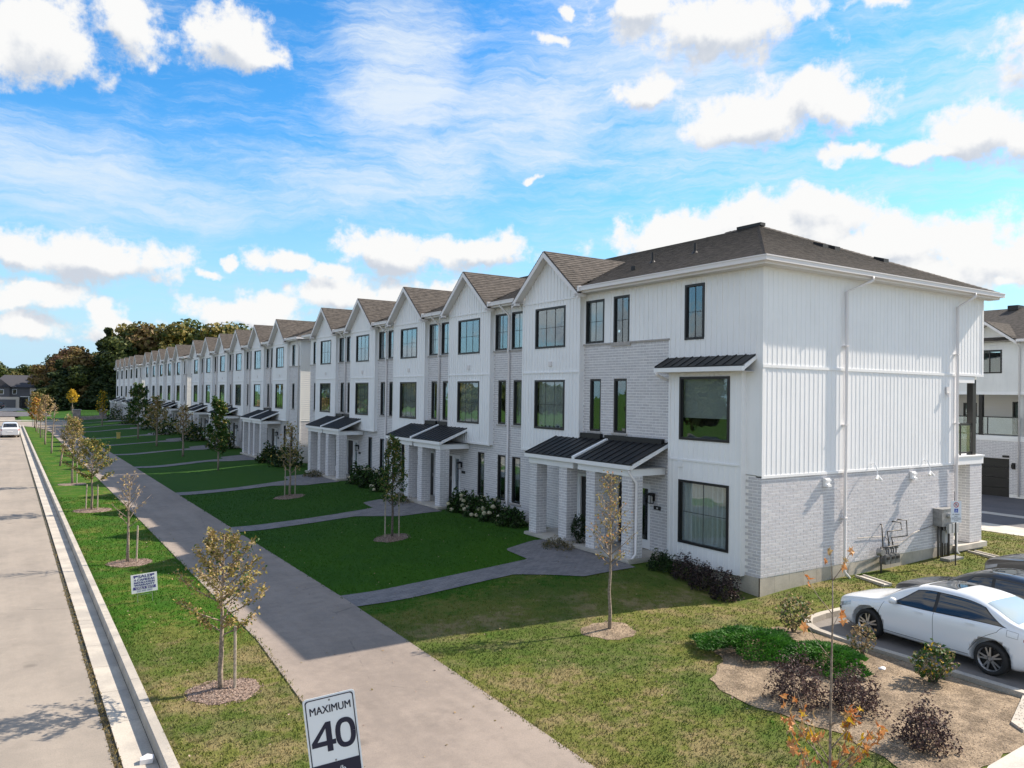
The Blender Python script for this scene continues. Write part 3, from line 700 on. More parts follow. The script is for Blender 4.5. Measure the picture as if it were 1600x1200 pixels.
    roof = rf.build('roof', 'shingle', t)
    rk = MB()
    for sg in (-1, 1):
        ye = sg*2.09
        pts = [(0, PK-.19), (0, PK+.0), (ye, PK+.0-2.09*slope), (ye, PK-.19-2.09*slope+.02)]
        rk.prism([(gx-.02, p, q) for p, q in pts], (.03, 0, 0))
        pts = [(0, PK-.10), (0, PK-.0), (ye, PK-.0-2.09*slope), (ye, PK-.10-2.09*slope)]
        rk.prism([(gx+.01, p, q) for p, q in pts], (.33, 0, 0))
        rk.box(gx-.02, -.36, sg*1.80, sg*2.09, 8.80, 8.885)
    rk.build('rake_board', 'gutter_white', roof)
    for (p, q) in ((yl, -2.05), (2.05, yh)):
        g = MB(); g.box(-.50, -.37, p, q, 8.97, 9.10).box(-.515, -.485, p, q, 9.085, 9.115).box(-.385, -.36, p, q, 8.90, 9.06)
        if p < 0: g.box(-.55, -.36, -2.13, -2.03, 8.95, 9.14)
        g.build('gutter', 'gutter_white', t)
    for (p, q) in ((yl, -1.78), (1.78, yh)): MB().box(-.37, 0, p, q, 8.895, 8.925).build('soffit', 'soffit', t)
    # porch
    pc = 3*s-.2
    if s > 0: porch(t, pc-2.75, pc, (pc-.68, pc-2.41), 0, s)
    else: porch(t, pc, pc+2.75, (pc+.68, pc+2.41), 0, s)
    # downspout on the +y party line
    if not farend:
        y = 3.0-.03
        if s > 0: path = [(-.42, y+.2, 9.0), (-.42, y+.2, 8.92), (-.09, y, 8.55), (-.09, y, 7.25), (-.12, y, 7.1), (-.07, y, 6.95), (-.07, y, 4.02)]
        else: path = [(-.42, y+.2, 9.0), (-.42, y+.2, 8.92), (-.09, y, 8.55), (-.09, y, 7.25), (-.12, y, 7.1), (-.07, y, 6.95), (-.07, y, .62), (-.25, y, .50)]
        downspout(t, path)
    if s > 0: MB().box(-.16, -.03, 3-1.18, 3-.12, 3.88, 4.08).build('flashing', 'black_metal', t)
    else: MB().box(-.16, -.03, -3+.12, -3+1.18, 3.88, 4.08).build('flashing', 'black_metal', t)
    # shell: foundation, rear and end walls
    MB().box(.015, DEPL-.02, ylo+.01, yhi-.01, -.3, .468).build('foundation', 'foundation', t)
    sh = MB(); sh.box(DEPL-.15, DEPL, ylo, yhi, .47, 6.2).box(DEPU-.15, DEPU, ylo, yhi, 6.2, 8.9).box(DEPL, DEPU, ylo, yhi, 6.1, 6.2).box(.5, .52, ylo+.2, yhi-.2, .5, 8.8, 1)
    for (flag, y, sg) in ((near, ylo, -1), (farend, yhi, 1)):
        if flag:
            ya, yb = (y, y+.18) if sg < 0 else (y-.18, y)
            sh.box(.2, DEPL-.15, ya, yb, .47, 6.2).box(.2, DEPU-.15, ya, yb, 6.2, 8.9)
    sh.build('shell_wall', ['lap_white', 'room_dark'], t)
    if near:
        lp = MB(); z = 3.35
        while z < 8.85:
            lp.prism([(.02, ylo-.028, z), (.02, ylo, z), (.02, ylo, z+.145), (.02, ylo-.008, z+.145)], ((DEPL if z < 6.1 else DEPU)-.04, 0, 0)); z += .145
        lp.box(-.02, .06, ylo-.035, ylo+.005, .48, 8.9)
        lp.build('lap_siding', 'lap_white', t)
        bb = MB(); put_bricks(bb, 'y-', ylo, lay(.02, DEPL, .48, 3.3)); bb.build('side_brick', BRM, t, kind='stuff')
        g = MB(); g.box(-.50, DEPU+.5, ylo-.50, ylo-.37, 8.97, 9.10).box(-.37, DEPU+.37, ylo-.37, ylo, 8.895, 8.925); g.build('side_gutter', 'gutter_white', t)
        downspout(t, [(-.42, ylo-.2, 9.0), (-.42, ylo-.2, 8.9), (-.1, ylo+.12, 8.5), (-.1, ylo+.12, .5)])
    if farend:
        g = MB(); g.box(-.50, DEPU+.5, yhi+.37, yhi+.50, 8.97, 9.10).box(-.37, DEPU+.37, yhi, yhi+.37, 8.895, 8.925); g.build('side_gutter', 'gutter_white', t)
    return t
G0 = 23.16; SP = 5.985
TW = [unit(-1), unit(1), unit(1, ylo=-4.2, near=True), unit(-1, yhi=3.45, farend=True)]
blocks = [(G0, 5), (G0+4*SP+9.75, 6), (0, 5), (0, 5)]
g2 = blocks[1][0]; blocks[2] = (g2+5*SP+9.9, 5); blocks[3] = (blocks[2][0]+4*SP+10.6, 5)
ordn = ['first', 'second', 'third', 'fourth', 'fifth', 'sixth']
used = set()
for bi, (g, n) in enumerate(blocks):
    for k in range(n):
        if bi == 0: kind = 3 if k == n-1 else (0 if k % 2 == 0 else 1)
        else: kind = 2 if k == 0 else (3 if k == n-1 else (0 if k % 2 else 1))
        src = TW[kind]
        if kind in used: src = copy_tree(src)
        used.add(kind); src.location = (XC, g+k*SP, 0)
        if bi == 0: lab = ['gabled white townhouse with the nearest gable, next to the hip-roofed end house', 'gabled white townhouse second from the hip-roofed end house in the nearest block', 'gabled white townhouse in the middle of the nearest block, third gable from the end house', 'gabled white townhouse fourth gable along the nearest block', 'gabled white townhouse at the far end of the nearest block, beside the narrow gap'][k]
        else: lab = 'gabled white townhouse, %s gable of the %s block along the path' % (ordn[k]+(' and nearest' if k == 0 else ''), ['', 'second', 'third', 'fourth and farthest'][bi])
        prop(src, lab, 'townhouse', 'gabled townhouses in rows along the path')

# --- the hip-roofed end house (y 13.72 .. 20.17)
YS = 13.72
def end_house():
    t = empty('end_townhouse', (XC, 17.0, 0), 'hip-roofed white end townhouse with brick side wall beside the car park', 'townhouse')
    o = 17.0; a0, a1 = YS-o, 20.165-o
    s = 1
    (c, d), (a, b), plate, py = door_set(t, 1)   # uses y=3-d  -> world 17+3-d ; party line at 20.17
    tx = lettering('38', .085, 'white_paint', plate, (-.031, py, 1.885), facing='x-')
    wins3 = [(20.34-o-.0, 21.1-o)]
    ops = [(20.36-o-.9, 20.14-o, 7.14, 8.68)]
    W3 = [(19.36-o, 20.12-o, 7.14, 8.68), (18.0-o+.02, 18.78-o, 7.10, 8.68)]
    # measured openings: (19.02..19.81) and (20.36..21.15) -> the second belongs beside the party line
    W3 = [(19.02-o, 19.81-o, 7.08, 8.68), (15.78-o, 16.55-o, 7.06, 8.70)]
    W2 = [(19.13-o, 19.78-o, 4.15, 5.94)]
    ops = W3+W2+[(a-.02, b+.02, .5, 2.62), (c-.02, d+.02, .5, 2.62)]
    bay0, bay1 = 14.24-o, 17.0-o
    wb = MB()
    for r in wall_rects(a0, a1, .55, 3.26, ops): wb.box(0, .2, *r, 4)
    for r in wall_rects(17.17-o, a1, 3.26, 7.12, ops): wb.box(0, .2, *r, 4)
    wb.build('front_wall', BRM+['mortar'], t)
    cells = lay(a0-.01, a1, .56, 3.24, ops); up_ = lay(17.17-o, a1, 3.26, 7.10, ops)
    side = lay(.0, 9.80, .565, 3.22, ())
    # the 300 bricks that show largest are objects of their own
    near = []
    for cl in cells+up_:
        yc = (cl[0]+cl[1])/2
        if bay0-.05 < yc < bay1+.05 and cl[3] < 6.2: continue
        near.append(('x-', cl))
    for cl in side: near.append(('y-', cl))
    def keyf(q):
        f, cl = q; full = (cl[1]-cl[0]) > BL-MJ-.002 and (cl[3]-cl[2]) > BH-MJ-.002
        if f == 'x-': p = Vector((XC, o+(cl[0]+cl[1])/2, (cl[2]+cl[3])/2)); n = Vector((-1, 0, 0))
        else: p = Vector((XC+(cl[0]+cl[1])/2, YS, (cl[2]+cl[3])/2)); n = Vector((0, -1, 0))
        v = Vector((0, 0, HC))-p; return (0 if full else 1, -(v.normalized().dot(n))/v.length**2)
    near.sort(key=keyf)
    protos = {}
    mbk = MB()
    for i, (f, cl) in enumerate(near):
        m = int(rng.choice(4, p=[.38, .32, .14, .16]))
        if i < 300:
            key = (f, m)
            if key not in protos:
                q = MB(); L = BL-MJ; H = BH-MJ
                q.box(-.0065, .002, 0, L, 0, H) if f == 'x-' else q.box(0, L, -.0065, .002, 0, H)
                ob = q.build('brick', BRM[m], t); protos[key] = ob
            else:
                ob = protos[key].copy(); COL.objects.link(ob)
            jit = float(rng.uniform(-.0015, .0015))
            ob.location = (jit, cl[0], cl[2]) if f == 'x-' else (cl[0], a0+jit, cl[2])
        else:
            dd = .006+float(rng.uniform(-.0015, .002))
            if f == 'x-': mbk.box(-dd, .002, cl[0], cl[1], cl[2], cl[3], m)
            else: mbk.box(cl[0], cl[1], a0-dd, a0+.002, cl[2], cl[3], m)
    mbk.build('brickwork', BRM, t, kind='stuff')
    # siding on the front: beside the bay and the whole top floor
    sw = MB()
    for r in wall_rects(a0, 17.17-o, 3.28, 7.12, [(bay0+.1, bay1-.1, 3.2, 6.0)]): sw.box(-.014, .2, *r)
    for r in wall_rects(a0, a1, 7.12, 8.9, ops): sw.box(-.014, .2, *r)
    battens(sw, 'x-', -.014, a0, 17.17-o, 6.5, 7.12); battens(sw, 'x-', -.014, a0, a1, 7.12, 8.9, ops)
    sw.build('front_siding', 'siding_white', t)
    MB().box(-.05, .0, 17.17-o, a1, 7.10, 7.15).box(-.05, .01, 18.95-o, 19.88-o, 7.02, 7.10).build('stone_band', 'sill_stone', t); MB().box(-.045, .06, 19.07-o, 19.84-o, 4.08, 4.145).build('window_sill', 'sill_stone', t)
    MB().box(-.035, .0, 17.15-o, 17.20-o, 6.5, 7.10).build('corner_board', 'trim_white', t); MB().box(-.03, 0, a0-.02, a0+.07, 3.27, 8.9).build('corner_board', 'trim_white', t)
    window(t, -.02, *W3[0], grid=(2, 2)); window(t, -.022, *W3[1], grid=(2, 2), proud=.02); window(t, .015, *W2[0])
    # two-storey bay with metal roof
    bo = [(14.66-o, 16.56-o, 4.11, 5.96), (14.66-o, 16.56-o, 1.08, 2.93)]
    b_ = MB()
    for r in wall_rects(bay0, bay1, .52, 6.10, bo): b_.box(XB, XB+.12, *r)
    b_.box(XB+.12, 0, bay0, bay0+.1, .52, 6.1).box(XB+.12, 0, bay1-.1, bay1, .52, 6.1).box(XB+.12, 0, bay0+.1, bay1-.1, .52, .58)
    battens(b_, 'x-', XB, bay0+.02, bay1-.02, .58, 3.48, bo, proud=.012, w=.03); battens(b_, 'x-', XB, bay0+.02, bay1-.02, 3.55, 6.1, bo, proud=.012, w=.03)
    b_.build('bay', 'siding_white', t)
    MB().box(XB-.03, XB+.01, bay0-.01, bay1+.01, 3.49, 3.54).box(XB-.04, XB, 16.42-o, 16.60-o, 3.30, 3.46).box(XB-.02, XB+.02, bay0-.012, bay0+.07, .55, 3.48).box(XB-.02, XB+.02, bay0-.012, bay0+.07, 3.55, 6.1).box(XB-.02, XB+.02, bay1-.07, bay1+.012, .55, 3.48).box(XB-.02, XB+.02, bay1-.07, bay1+.012, 3.55, 6.1).build('bay_trim', 'trim_white', t)
    window(t, XB, *bo[0], proud=.03, back='blind'); window(t, XB, *bo[1], grid=(2, 2), proud=.03, back='curtain')
    r = shed_roof(t, 13.92-o, 17.22-o, -.60, 6.22, -.015, 6.52, name='bay_roof'); MB().box(-.58, -.02, 13.98-o, 17.16-o, 6.075, 6.09).build('bay_soffit', 'soffit', r)
    downspout(r, [(-.58, 17.16-o, 6.1), (-.58, 17.16-o, 6.02), (-.3, 17.14-o, 5.92), (-.06, 17.12-o, 5.85)])
    # porch half
    pc = 19.95-o; porch(t, pc-2.75, pc-.03, (pc-.76, pc-2.47), 0, 1)
    downspout(t, [(-1.5, pc-2.66, 3.22), (-1.5, pc-2.66, 3.10), (-1.3, pc-2.76, 2.8), (-1.3, pc-2.76, .7), (-1.48, pc-2.8, .58)])
    MB().box(-.16, -.02, 17.35-o, pc+.1, 3.90, 4.06).build('flashing', 'black_metal', t)
    # side wall towards the car park (faces -y)
    y = a0
    sd_ = MB(); sd_.box(.2, DEPL, y, y+.18, .55, 3.22, 1).box(.0, DEPL+.0, y-.022, y+.18, 3.22, 6.25).box(.0, DEPU, y-.022, y+.18, 6.25, 8.9)
    #box(.0, DEPL+.0, y-.04, y+.18, 3.22, 6.25).box(.0, DEPU, y-.04, y+.18, 6.25, 8.9)
    yb_ = y-.022
    battens(sd_, 'y-', yb_, .0, DEPL, 3.30, 6.20, w=.026, proud=.007); battens(sd_, 'y-', yb_, .0, DEPU, 6.28, 8.9, w=.026, proud=.007)
    sd_.build('side_siding', ['siding_white', 'mortar'], t)
    for (p0, p1, q0, z0, z1) in ((-.03, DEPL+.02, .026, 6.19, 6.27), (-.03, DEPU+.02, .02, 8.84, 8.9), (-.03, DEPL, .016, 3.21, 3.28), (-.036, .07, .016, 3.28, 6.19), (-.036, .07, .016, 6.27, 8.84), (DEPL-.08, DEPL+.02, .016, 3.28, 6.19), (DEPU-.08, DEPU+.02, .016, 6.27, 8.84), (DEPL+.02, DEPU+.02, .026, 6.21, 6.29)):
        MB().box(p0, p1, yb_-q0, yb_, z0, z1).build('trim_board', 'trim_white', t)
    for px in (3.55, 9.74):
        downspout(t, [(px+.75 if px < 5 else px+.45, yb_-.44, 8.98), (px+.75 if px < 5 else px+.45, yb_-.44, 8.86), (px, yb_-.10, 8.5), (px, yb_-.10, 3.4), (px, yb_-.09, 3.2), (px, yb_-.09, .35), (px+.10, yb_-.2, .16)])
        for bz in (6.9, 4.6, 1.9): MB().box(px-.07, px+.07, yb_-.15, yb_, bz, bz+.03).build('bracket', 'gutter_white', t)
    MB().box(9.15, 9.29, yb_-.07, yb_-.02, 5.60, 5.82).box(9.17, 9.27, yb_-.12, yb_-.07, 5.5, 5.62).build('vent', 'gutter_white', t)
    for vx in (2.75, 7.2):
        MB().box(vx-.11, vx+.11, y-.10, y-.011, 2.86, 3.10).box(vx-.08, vx+.08, y-.17, y-.10, 2.86, 2.92).box(vx-.10, vx+.10, y-.15, y-.10, 3.02, 3.06).build('vent_hood', 'trim_white', t)
    for vx in (4.95, 7.85):
        q = MB().tube([(vx, yb_-.02, 3.42), (vx, yb_-.12, 3.45), (vx, yb_-.22, 3.25), (vx-.02, yb_-.24, 3.08)], .018, 6).tube([(vx-.02, yb_-.24, 3.10), (vx-.14, yb_-.28, 2.98)], [.03, .05], 8).tube([(vx-.02, yb_-.24, 3.10), (vx+.10, yb_-.28, 2.96)], [.03, .05], 8).build('floodlight', 'trim_white', t)
    # foundation in form-tie lengths
    f = MB(); f.box(.03, DEPL-.02, y+.03, a1, -.35, .545)
    x = -.02
    while x < DEPL-.1:
        L = .61; f.box(x, min(x+L, DEPL)-.007, y+.0, y+.04, -.35, .55); x += L
    yy = y
    while yy < a1:
        f.box(-.02, .04, yy+.003, min(yy+.61, a1)-.005, -.35, .548); yy += .61
    f.build('foundation', 'foundation', t)
    # roof: hip at the near end
    x0, xr = -.40, DEPU+.40; yl = YS-.38-o; ra = 18.63-o
    rf = MB(); shingles(rf, [(x0, yl, EAVE-.02), (x0, a1, EAVE-.02), (RIDX, a1, RIDZ), (RIDX, ra, RIDZ)])
    shingles(rf, [(xr, yl, EAVE-.02), (x0, yl, EAVE-.02), (RIDX, ra, RIDZ)])
    rf.quad((xr, a1, EAVE), (xr, yl, EAVE), (RIDX, ra, RIDZ+.05), (RIDX, a1, RIDZ+.05))
    roof = rf.build('roof', 'shingle', t)
    cp = MB()
    for (p, q) in (((x0, yl, EAVE+.02), (RIDX, ra, RIDZ+.06)), ((xr, yl, EAVE+.02), (RIDX, ra, RIDZ+.06)), ((RIDX, ra, RIDZ+.06), (RIDX, a1, RIDZ+.06))):
        p, q = Vector(p), Vector(q); n = int((q-p).length/.2); dv = (q-p)/n
        for i in range(n):
            c0 = p+dv*i; c1 = c0+dv*1.15; sd2 = dv.cross(Vector((0, 0, 1))).normalized()*.13; u_ = Vector((0, 0, .035)); lw = Vector((0, 0, -.05))
            cp.quad(c0+u_*1.4, c1+u_, c1+sd2+lw, c0+sd2+lw+u_*.4); cp.quad(c0-sd2+lw+u_*.4, c1-sd2+lw, c1+u_, c0+u_*1.4)
    cp.build('ridge_cap', 'shingle', roof)
    def onslope(x, y, side_):   # height of the roof skin
        return (EAVE+(x+.4)*(RIDZ-EAVE)/(RIDX+.4) if not side_ else EAVE+(y-yl)*(RIDZ-EAVE)/(ra-yl))+.06
    for (vx, vy, side_) in ((RIDX-.3, ra-.05, True),):
        z = RIDZ; MB().box(RIDX-.10, RIDX+.16, ra-.15, ra+.95, z+.06, z+.17).build('ridge_vent', 'black_metal', roof)
    def at_side(px, py): pass
    for (vx, vy) in ((6.45, 16.5-o), (7.05, 16.45-o), (8.75, 15.7-o)):
        z = onslope(vx, vy, True); MB().prism([(vx-.15, vy-.16, z-.09), (vx+.15, vy-.16, z-.09), (vx+.15, vy-.16, z+.05), (vx-.15, vy-.16, z+.05)], (0, .38, .12)).build('roof_vent', 'black_metal', roof)
    for (vx, vy, h) in ((2.2, 18.3-o, .32), (1.9, 20.0-o, .34)):
        z = onslope(vx, vy, False); MB().tube([(vx, vy, z-.06), (vx, vy, z+h)], .045, 8).tube([(vx, vy, z-.07), (vx, vy, z+.05)], [.13, .06], 8).build('vent_pipe', 'black_metal', roof)
    z = onslope(1.0, 19.9-o, False); MB().box(.90, 1.12, 19.8-o, 20.0-o, z-.03, z+.10).build('roof_vent', 'black_metal', roof)
    g = MB()
    g.box(-.50, -.37, yl-.12, a1+.0, 8.97, 9.10).box(-.52, -.49, yl-.14, a1, 9.085, 9.115).box(-.38, -.36, yl, a1, 8.90, 9.07)
    g.box(-.37, xr+.12, yl-.12, yl+.01, 8.97, 9.10).box(-.49, xr+.12, yl-.14, yl-.11, 9.085, 9.115).box(-.36, xr, yl+.0, yl+.02, 8.90, 9.06)
    g.box(xr-.01, xr+.12, yl+.01, a1, 8.97, 9.10)
    g.build('gutter', 'gutter_white', t)
    MB().box(-.37, 0, yl+.02, a1, 8.895, 8.925).box(0, xr, yl+.02, y-.0, 8.895, 8.925).build('soffit', 'soffit', t)
    # rear: balcony over a brick pier
    MB().box(DEPL-.15, DEPL, y+.18, a1, .5, 6.2).box(DEPU-.15, DEPU, y+.18, a1, 6.2, 8.9).box(DEPL, DEPU, y+.18, a1, 6.12, 6.2).box(.5, .52, y+.2, a1-.1, .5, 8.8, 1).build('shell_wall', ['lap_white', 'room_dark'], t)
    MB().box(DEPL+.02, DEPU-.55, y-.02, y+.25, 5.98, 6.20).build('balcony_beam', 'trim_white', t)
    MB().box(DEPL+.0, DEPU+.0, y-.06, y+2.6, 3.20, 3.46).box(DEPL, DEPU+.03, y-.09, y+2.6, 3.46, 3.50).build('balcony_deck', 'trim_white', t)
    MB().box(DEPU-.58, DEPU-.36, y+.02, y+.22, 3.50, 6.1).build('balcony_post', 'black_metal', t)
    rl = MB().box(DEPL+.03, DEPU-.6, y+.05, y+.09, 4.52, 4.58).box(DEPL+.03, DEPU-.6, y+.05, y+.09, 3.56, 3.61).box(DEPL+.5, DEPL+.54, y+.05, y+.09, 3.5, 4.52).box(DEPU-.34, DEPU-.30, y+.1, y+2.5, 4.52, 4.58).build('balcony_rail', 'black_metal', t)
    MB().box(DEPL+.05, DEPU-.62, y+.066, y+.074, 3.62, 4.52).build('pane', 'glass', rl)
    q = MB(); xa, ya, w1, w2 = DEPL+.95, y-.04, .80, .5
    q.box(xa+.005, xa+w1-.005, ya+.005, ya+w2, .52, 3.19, 4); put_bricks(q, 'y-', ya+.006, lay(xa, xa+w1, .53, 3.18)); put_bricks(q, 'x-', xa+.006, lay(ya, ya+w2, .53, 3.18)); put_bricks(q, 'x+', xa+w1-.006, lay(ya, ya+w2, .53, 3.18))
    q.build('brick_pier', BRM+['mortar'], t)
    MB().box(DEPL-.02, DEPU+.1, y-.15, y+2.0, .33, .50).box(DEPL+.0, DEPU+.02, y-.05, y+2.0, -.2, .33).build('porch_slab', 'concrete', t)
    return t
def lettering(txt, size, mt, parent, loc, facing='x-', align='CENTER', ext=.001, name='lettering', sx=1.0):
    cu = bpy.data.curves.new('lettering', 'FONT'); cu.body = txt; cu.size = size; cu.align_x = align; cu.extrude = ext; cu.resolution_u = 3
    ob = bpy.data.objects.new('lettering', cu); COL.objects.link(ob); dg = bpy.context.evaluated_depsgraph_get(); dg.update()
    me = bpy.data.meshes.new_from_object(ob.evaluated_get(dg)); bpy.data.objects.remove(ob); bpy.data.curves.remove(cu)
    # text lies in xy facing +z ; turn it to stand upright
    if facing == 'x-': M = Matrix(((0, 0, -1, 0), (-1, 0, 0, 0), (0, 1, 0, 0), (0, 0, 0, 1)))
    else: M = Matrix(((1, 0, 0, 0), (0, 0, -1, 0), (0, 1, 0, 0), (0, 0, 0, 1)))      # faces -y
    me.transform(M@Matrix.Diagonal((sx, 1, 1, 1))); me.materials.clear(); me.materials.append(MATS[mt]); me.name = name
    o = bpy.data.objects.new(name, me); link(o, parent); o.location = loc; return o
EH = end_house()
# ------------------------------------------------------------------ gas and electricity meters on the side wall
def meters():
    yw = YS-.012
    t = empty('gas_meter_set', (XC+5.15, yw, 0), 'grey gas meters and dark pipes on the brick side wall', 'gas meters')
    def P(mb, pts, r): mb.tube([(x, y, z) for x, y, z in pts], r, 8); return mb
    p = MB(); X = lambda v: v-XC-5.15
    P(p, [(X(22.05), -.28, -.1), (X(22.05), -.28, .95)], .028); P(p, [(X(22.05), -.28, .92), (X(23.0), -.28, .92)], .02)
    P(p, [(X(22.18), -.26, .9), (X(22.18), -.22, 1.50), (X(22.45), -.05, 1.56), (X(22.45), .01, 1.56)], .018)
    P(p, [(X(22.5), -.26, .9), (X(22.5), -.20, 1.36), (X(23.35), -.16, 1.34), (X(23.35), -.12, 1.56), (X(23.1), -.04, 1.60), (X(23.1), .01, 1.60)], .018)
    P(p, [(X(22.72), -.26, .9), (X(22.72), -.2, 1.16), (X(23.68), -.14, 1.12), (X(23.68), -.12, 1.60), (X(23.4), -.04, 1.64), (X(23.4), .01, 1.64)], .018)
    p.build('pipe', 'pipe_dark', t, smooth=True)
    for i, cx in enumerate((22.28, 22.55, 22.80)):
        m = MB(); cx = X(cx); m.prism([(cx-.11, -.36, .42), (cx+.11, -.36, .42), (cx+.13, -.36, .50), (cx+.13, -.36, .62), (cx+.07, -.36, .70), (cx-.07, -.36, .70), (cx-.13, -.36, .62), (cx-.13, -.36, .50)], (0, .20, 0))
        m.tube([(cx-.07, -.26, .68), (cx-.07, -.26, .88)], .022, 8).tube([(cx+.07, -.26, .68), (cx+.07, -.26, .80), (cx+.0, -.26, .90)], .022, 8).tube([(cx+.12, -.26, .84), (cx+.12, -.22, .88)], [.06, .04], 10)
        o = m.build('gas_meter', 'steel_dark', t); MB().box(cx-.07, cx+.07, -.375, -.36, .56, .64).build('dial', 'black_metal', o)
    MB().tube([(X(22.02), -.36, .80), (X(22.02), -.20, .80)], [.10, .12], 12).build('regulator', 'steel_grey', t)
    t = empty('electric_meter_bank', (XC+8.9, yw, 0), 'grey electric meter bank with conduits on the wall by the rear corner', 'electric meter')
    b = MB().box(-.42, .48, -.30, .01, 1.28, 1.82).box(-.44, .50, -.32, .01, 1.82, 1.845).build('cabinet', 'steel_grey', t)
    for i in range(3):
        cx = -.05+.22*i; mm = MB(); mm.tube([(cx, -.30, 1.62), (cx, -.40, 1.62)], .085, 14).box(cx-.08, cx+.08, -.37, -.29, 1.05, 1.35).build('meter', 'meter_grey', t)
    c = MB()
    for cx in (-.36, -.18, -.08, .06, .2, .3): c.tube([(cx, -.14, -.05), (cx, -.14, 1.3)], .032 if cx in (-.36, .3) else .024, 8)
    c.build('conduit', 'pipe_dark', t, smooth=True); MB().box(-.12, .02, -.24, -.05, .72, 1.12).build('junction_box', 'meter_grey', t)
    c = MB(); c.tube([(-4.6, -.02, 1.25), (-3.2, -.02, 1.18), (-2.9, -.02, .95), (-2.2, -.02, .92), (-1.6, -.02, 1.15), (-.42, -.02, 1.3)], .008, 5); c.build('wire', 'pipe_dark', t)
    MB().box(-.55, .30, -.62, -.30, .22, .30).box(-.55, -.50, -.62, -.30, -.05, .22).box(.25, .30, -.62, -.30, -.05, .22).build('pipe_cover', 'steel_grey', t)
    for i, (x, y, rz) in enumerate(((XC+3.95, YS-.75, -.3), (XC+10.3, YS-.75, -.35))):
        e = empty('splash_block', (x, y, float(gh(x, y))), ['concrete splash pad under the downspout near the gas meters', 'concrete splash pad at the foot of the rear corner downspout'][i], 'splash pad', rz=rz-PI/2)
        MB().box(-.55, .55, -.16, .16, -.03, .03).box(-.55, .55, -.16, -.11, .03, .065).box(-.55, .55, .11, .16, .03, .065).build('pad', 'concrete', e)
meters()
# ------------------------------------------------------------------ signs
def speed_sign():
    d = pix_dir(515, 1140); base = Vector((2.72, 6.75, 0))
    e = empty('speed_limit_sign', (2.80, 6.62, .0), 'leaning white MAXIMUM 40 speed limit sign on a steel post by the street', 'road sign')
    e.rotation_euler = (0, RAD(-7.5), RAD(-14))
    H = 2.70; w = .455; h = .76
    r = .03; pts = []
    for cx, cz, a0 in ((w/2-r, H-r, 0), (-w/2+r, H-r, 90), (-w/2+r, H-h+r, 180), (w/2-r, H-h+r, 270)):
        for k in range(5): a = RAD(a0+22.5*k); pts.append((cx+r*math.cos(a), -.030, cz+r*math.sin(a)))
    b = MB().prism(pts, (0, .004, 0)).build('sign_face', 'sign_white', e)
    g = MB(); i, t_ = .016, .009; y0, y1 = -.0325, -.0303; rr = .026
    def rring(off): 
        out = []; q = rr
        for cx, cz, a0 in ((w/2-off-q, H-off-q, 0), (-w/2+off+q, H-off-q, 90), (-w/2+off+q, H-h+off+q, 180), (w/2-off-q, H-h+off+q, 270)):
            for k in range(5): a = RAD(a0+22.5*k); out.append((cx+q*math.cos(a), cz+q*math.sin(a)))
        return out
    A = rring(i); B = rring(i+t_)
    for k in range(len(A)):
        j = (k+1) % len(A); g.quad((A[k][0], y0, A[k][1]), (A[j][0], y0, A[j][1]), (B[j][0], y0, B[j][1]), (B[k][0], y0, B[k][1]))
    g.box(-w/2+i+.002, w/2-i-.002, y0-.0006, y1, H-h+i+.004, H-h+.155)
    g.build('border', 'sign_navy', b)
    for txt, size, z, sx, dx in (('MAXIMUM', .098, H-.155, .80, 0),):
        for o in (0, .003): lettering(txt, size, 'sign_navy', b, (dx+o, -.0316, z), 'y-', sx=sx, name='lettering')
    # the big numerals drawn as strokes
    N = MB()
    def stroke(pts, wd):
        P = [Vector((p[0], 0, p[1])) for p in pts]; L = []; R = []
        for k, p in enumerate(P):
            t = (P[min(k+1, len(P)-1)]-P[max(k-1, 0)]).normalized(); n = Vector((-t.z, 0, t.x))*wd/2; L.append(p+n); R.append(p-n)
        for k in range(len(P)-1): N.quad(*[(q.x, -.0322-.00002*k, q.z) for q in (L[k], R[k], R[k+1], L[k+1])])
    zb = H-.50; zt = H-.235; xl = -.185
    N.prism([(xl+.135, -.0330, zt), (xl+.175, -.0330, zt), (xl+.175, -.0330, zb), (xl+.125, -.0330, zb), (xl+.125, -.0330, zt-.05)], (0, .001, 0))
    N.prism([(xl-.005, -.0326, zb+.055), (xl+.205, -.0326, zb+.055), (xl+.205, -.0326, zb+.098), (xl-.005, -.0326, zb+.098)], (0, .001, 0))
    N.prism([(xl-.005, -.0323, zb+.098), (xl+.045, -.0323, zb+.098), (xl+.165, -.0323, zt), (xl+.130, -.0323, zt)], (0, .001, 0))
    cx, cz, rx, rz_ = .110, (zb+zt)/2+.002, .067, .112
    ring = [(cx+rx*math.copysign(abs(math.cos(a))**.8, math.cos(a)), cz+rz_*math.copysign(abs(math.sin(a))**.8, math.sin(a))) for a in [2*PI*k/40 for k in range(41)]]
    stroke(ring, .044)
    N.build('numeral', 'sign_navy', b)
    lettering('km/h', .085, 'sign_white', b, (0, -.0335, H-h+.05), 'y-', sx=.95)
    MB().tube([(0, -.034, H-.045), (0, -.026, H-.045)], .009, 8).tube([(0, -.034, H-h+.17), (0, -.026, H-h+.17)], .009, 8).build('bolt', 'steel_grey', b)
    MB().prism([(-.03, -.02, -.4), (-.03, .012, -.4), (-.012, .012, -.4), (-.012, -.008, -.4), (.012, -.008, -.4), (.012, .012, -.4), (.03, .012, -.4), (.03, -.02, -.4)], (0, 0, H+.38)).build('post', 'steel_grey', e)
speed_sign()
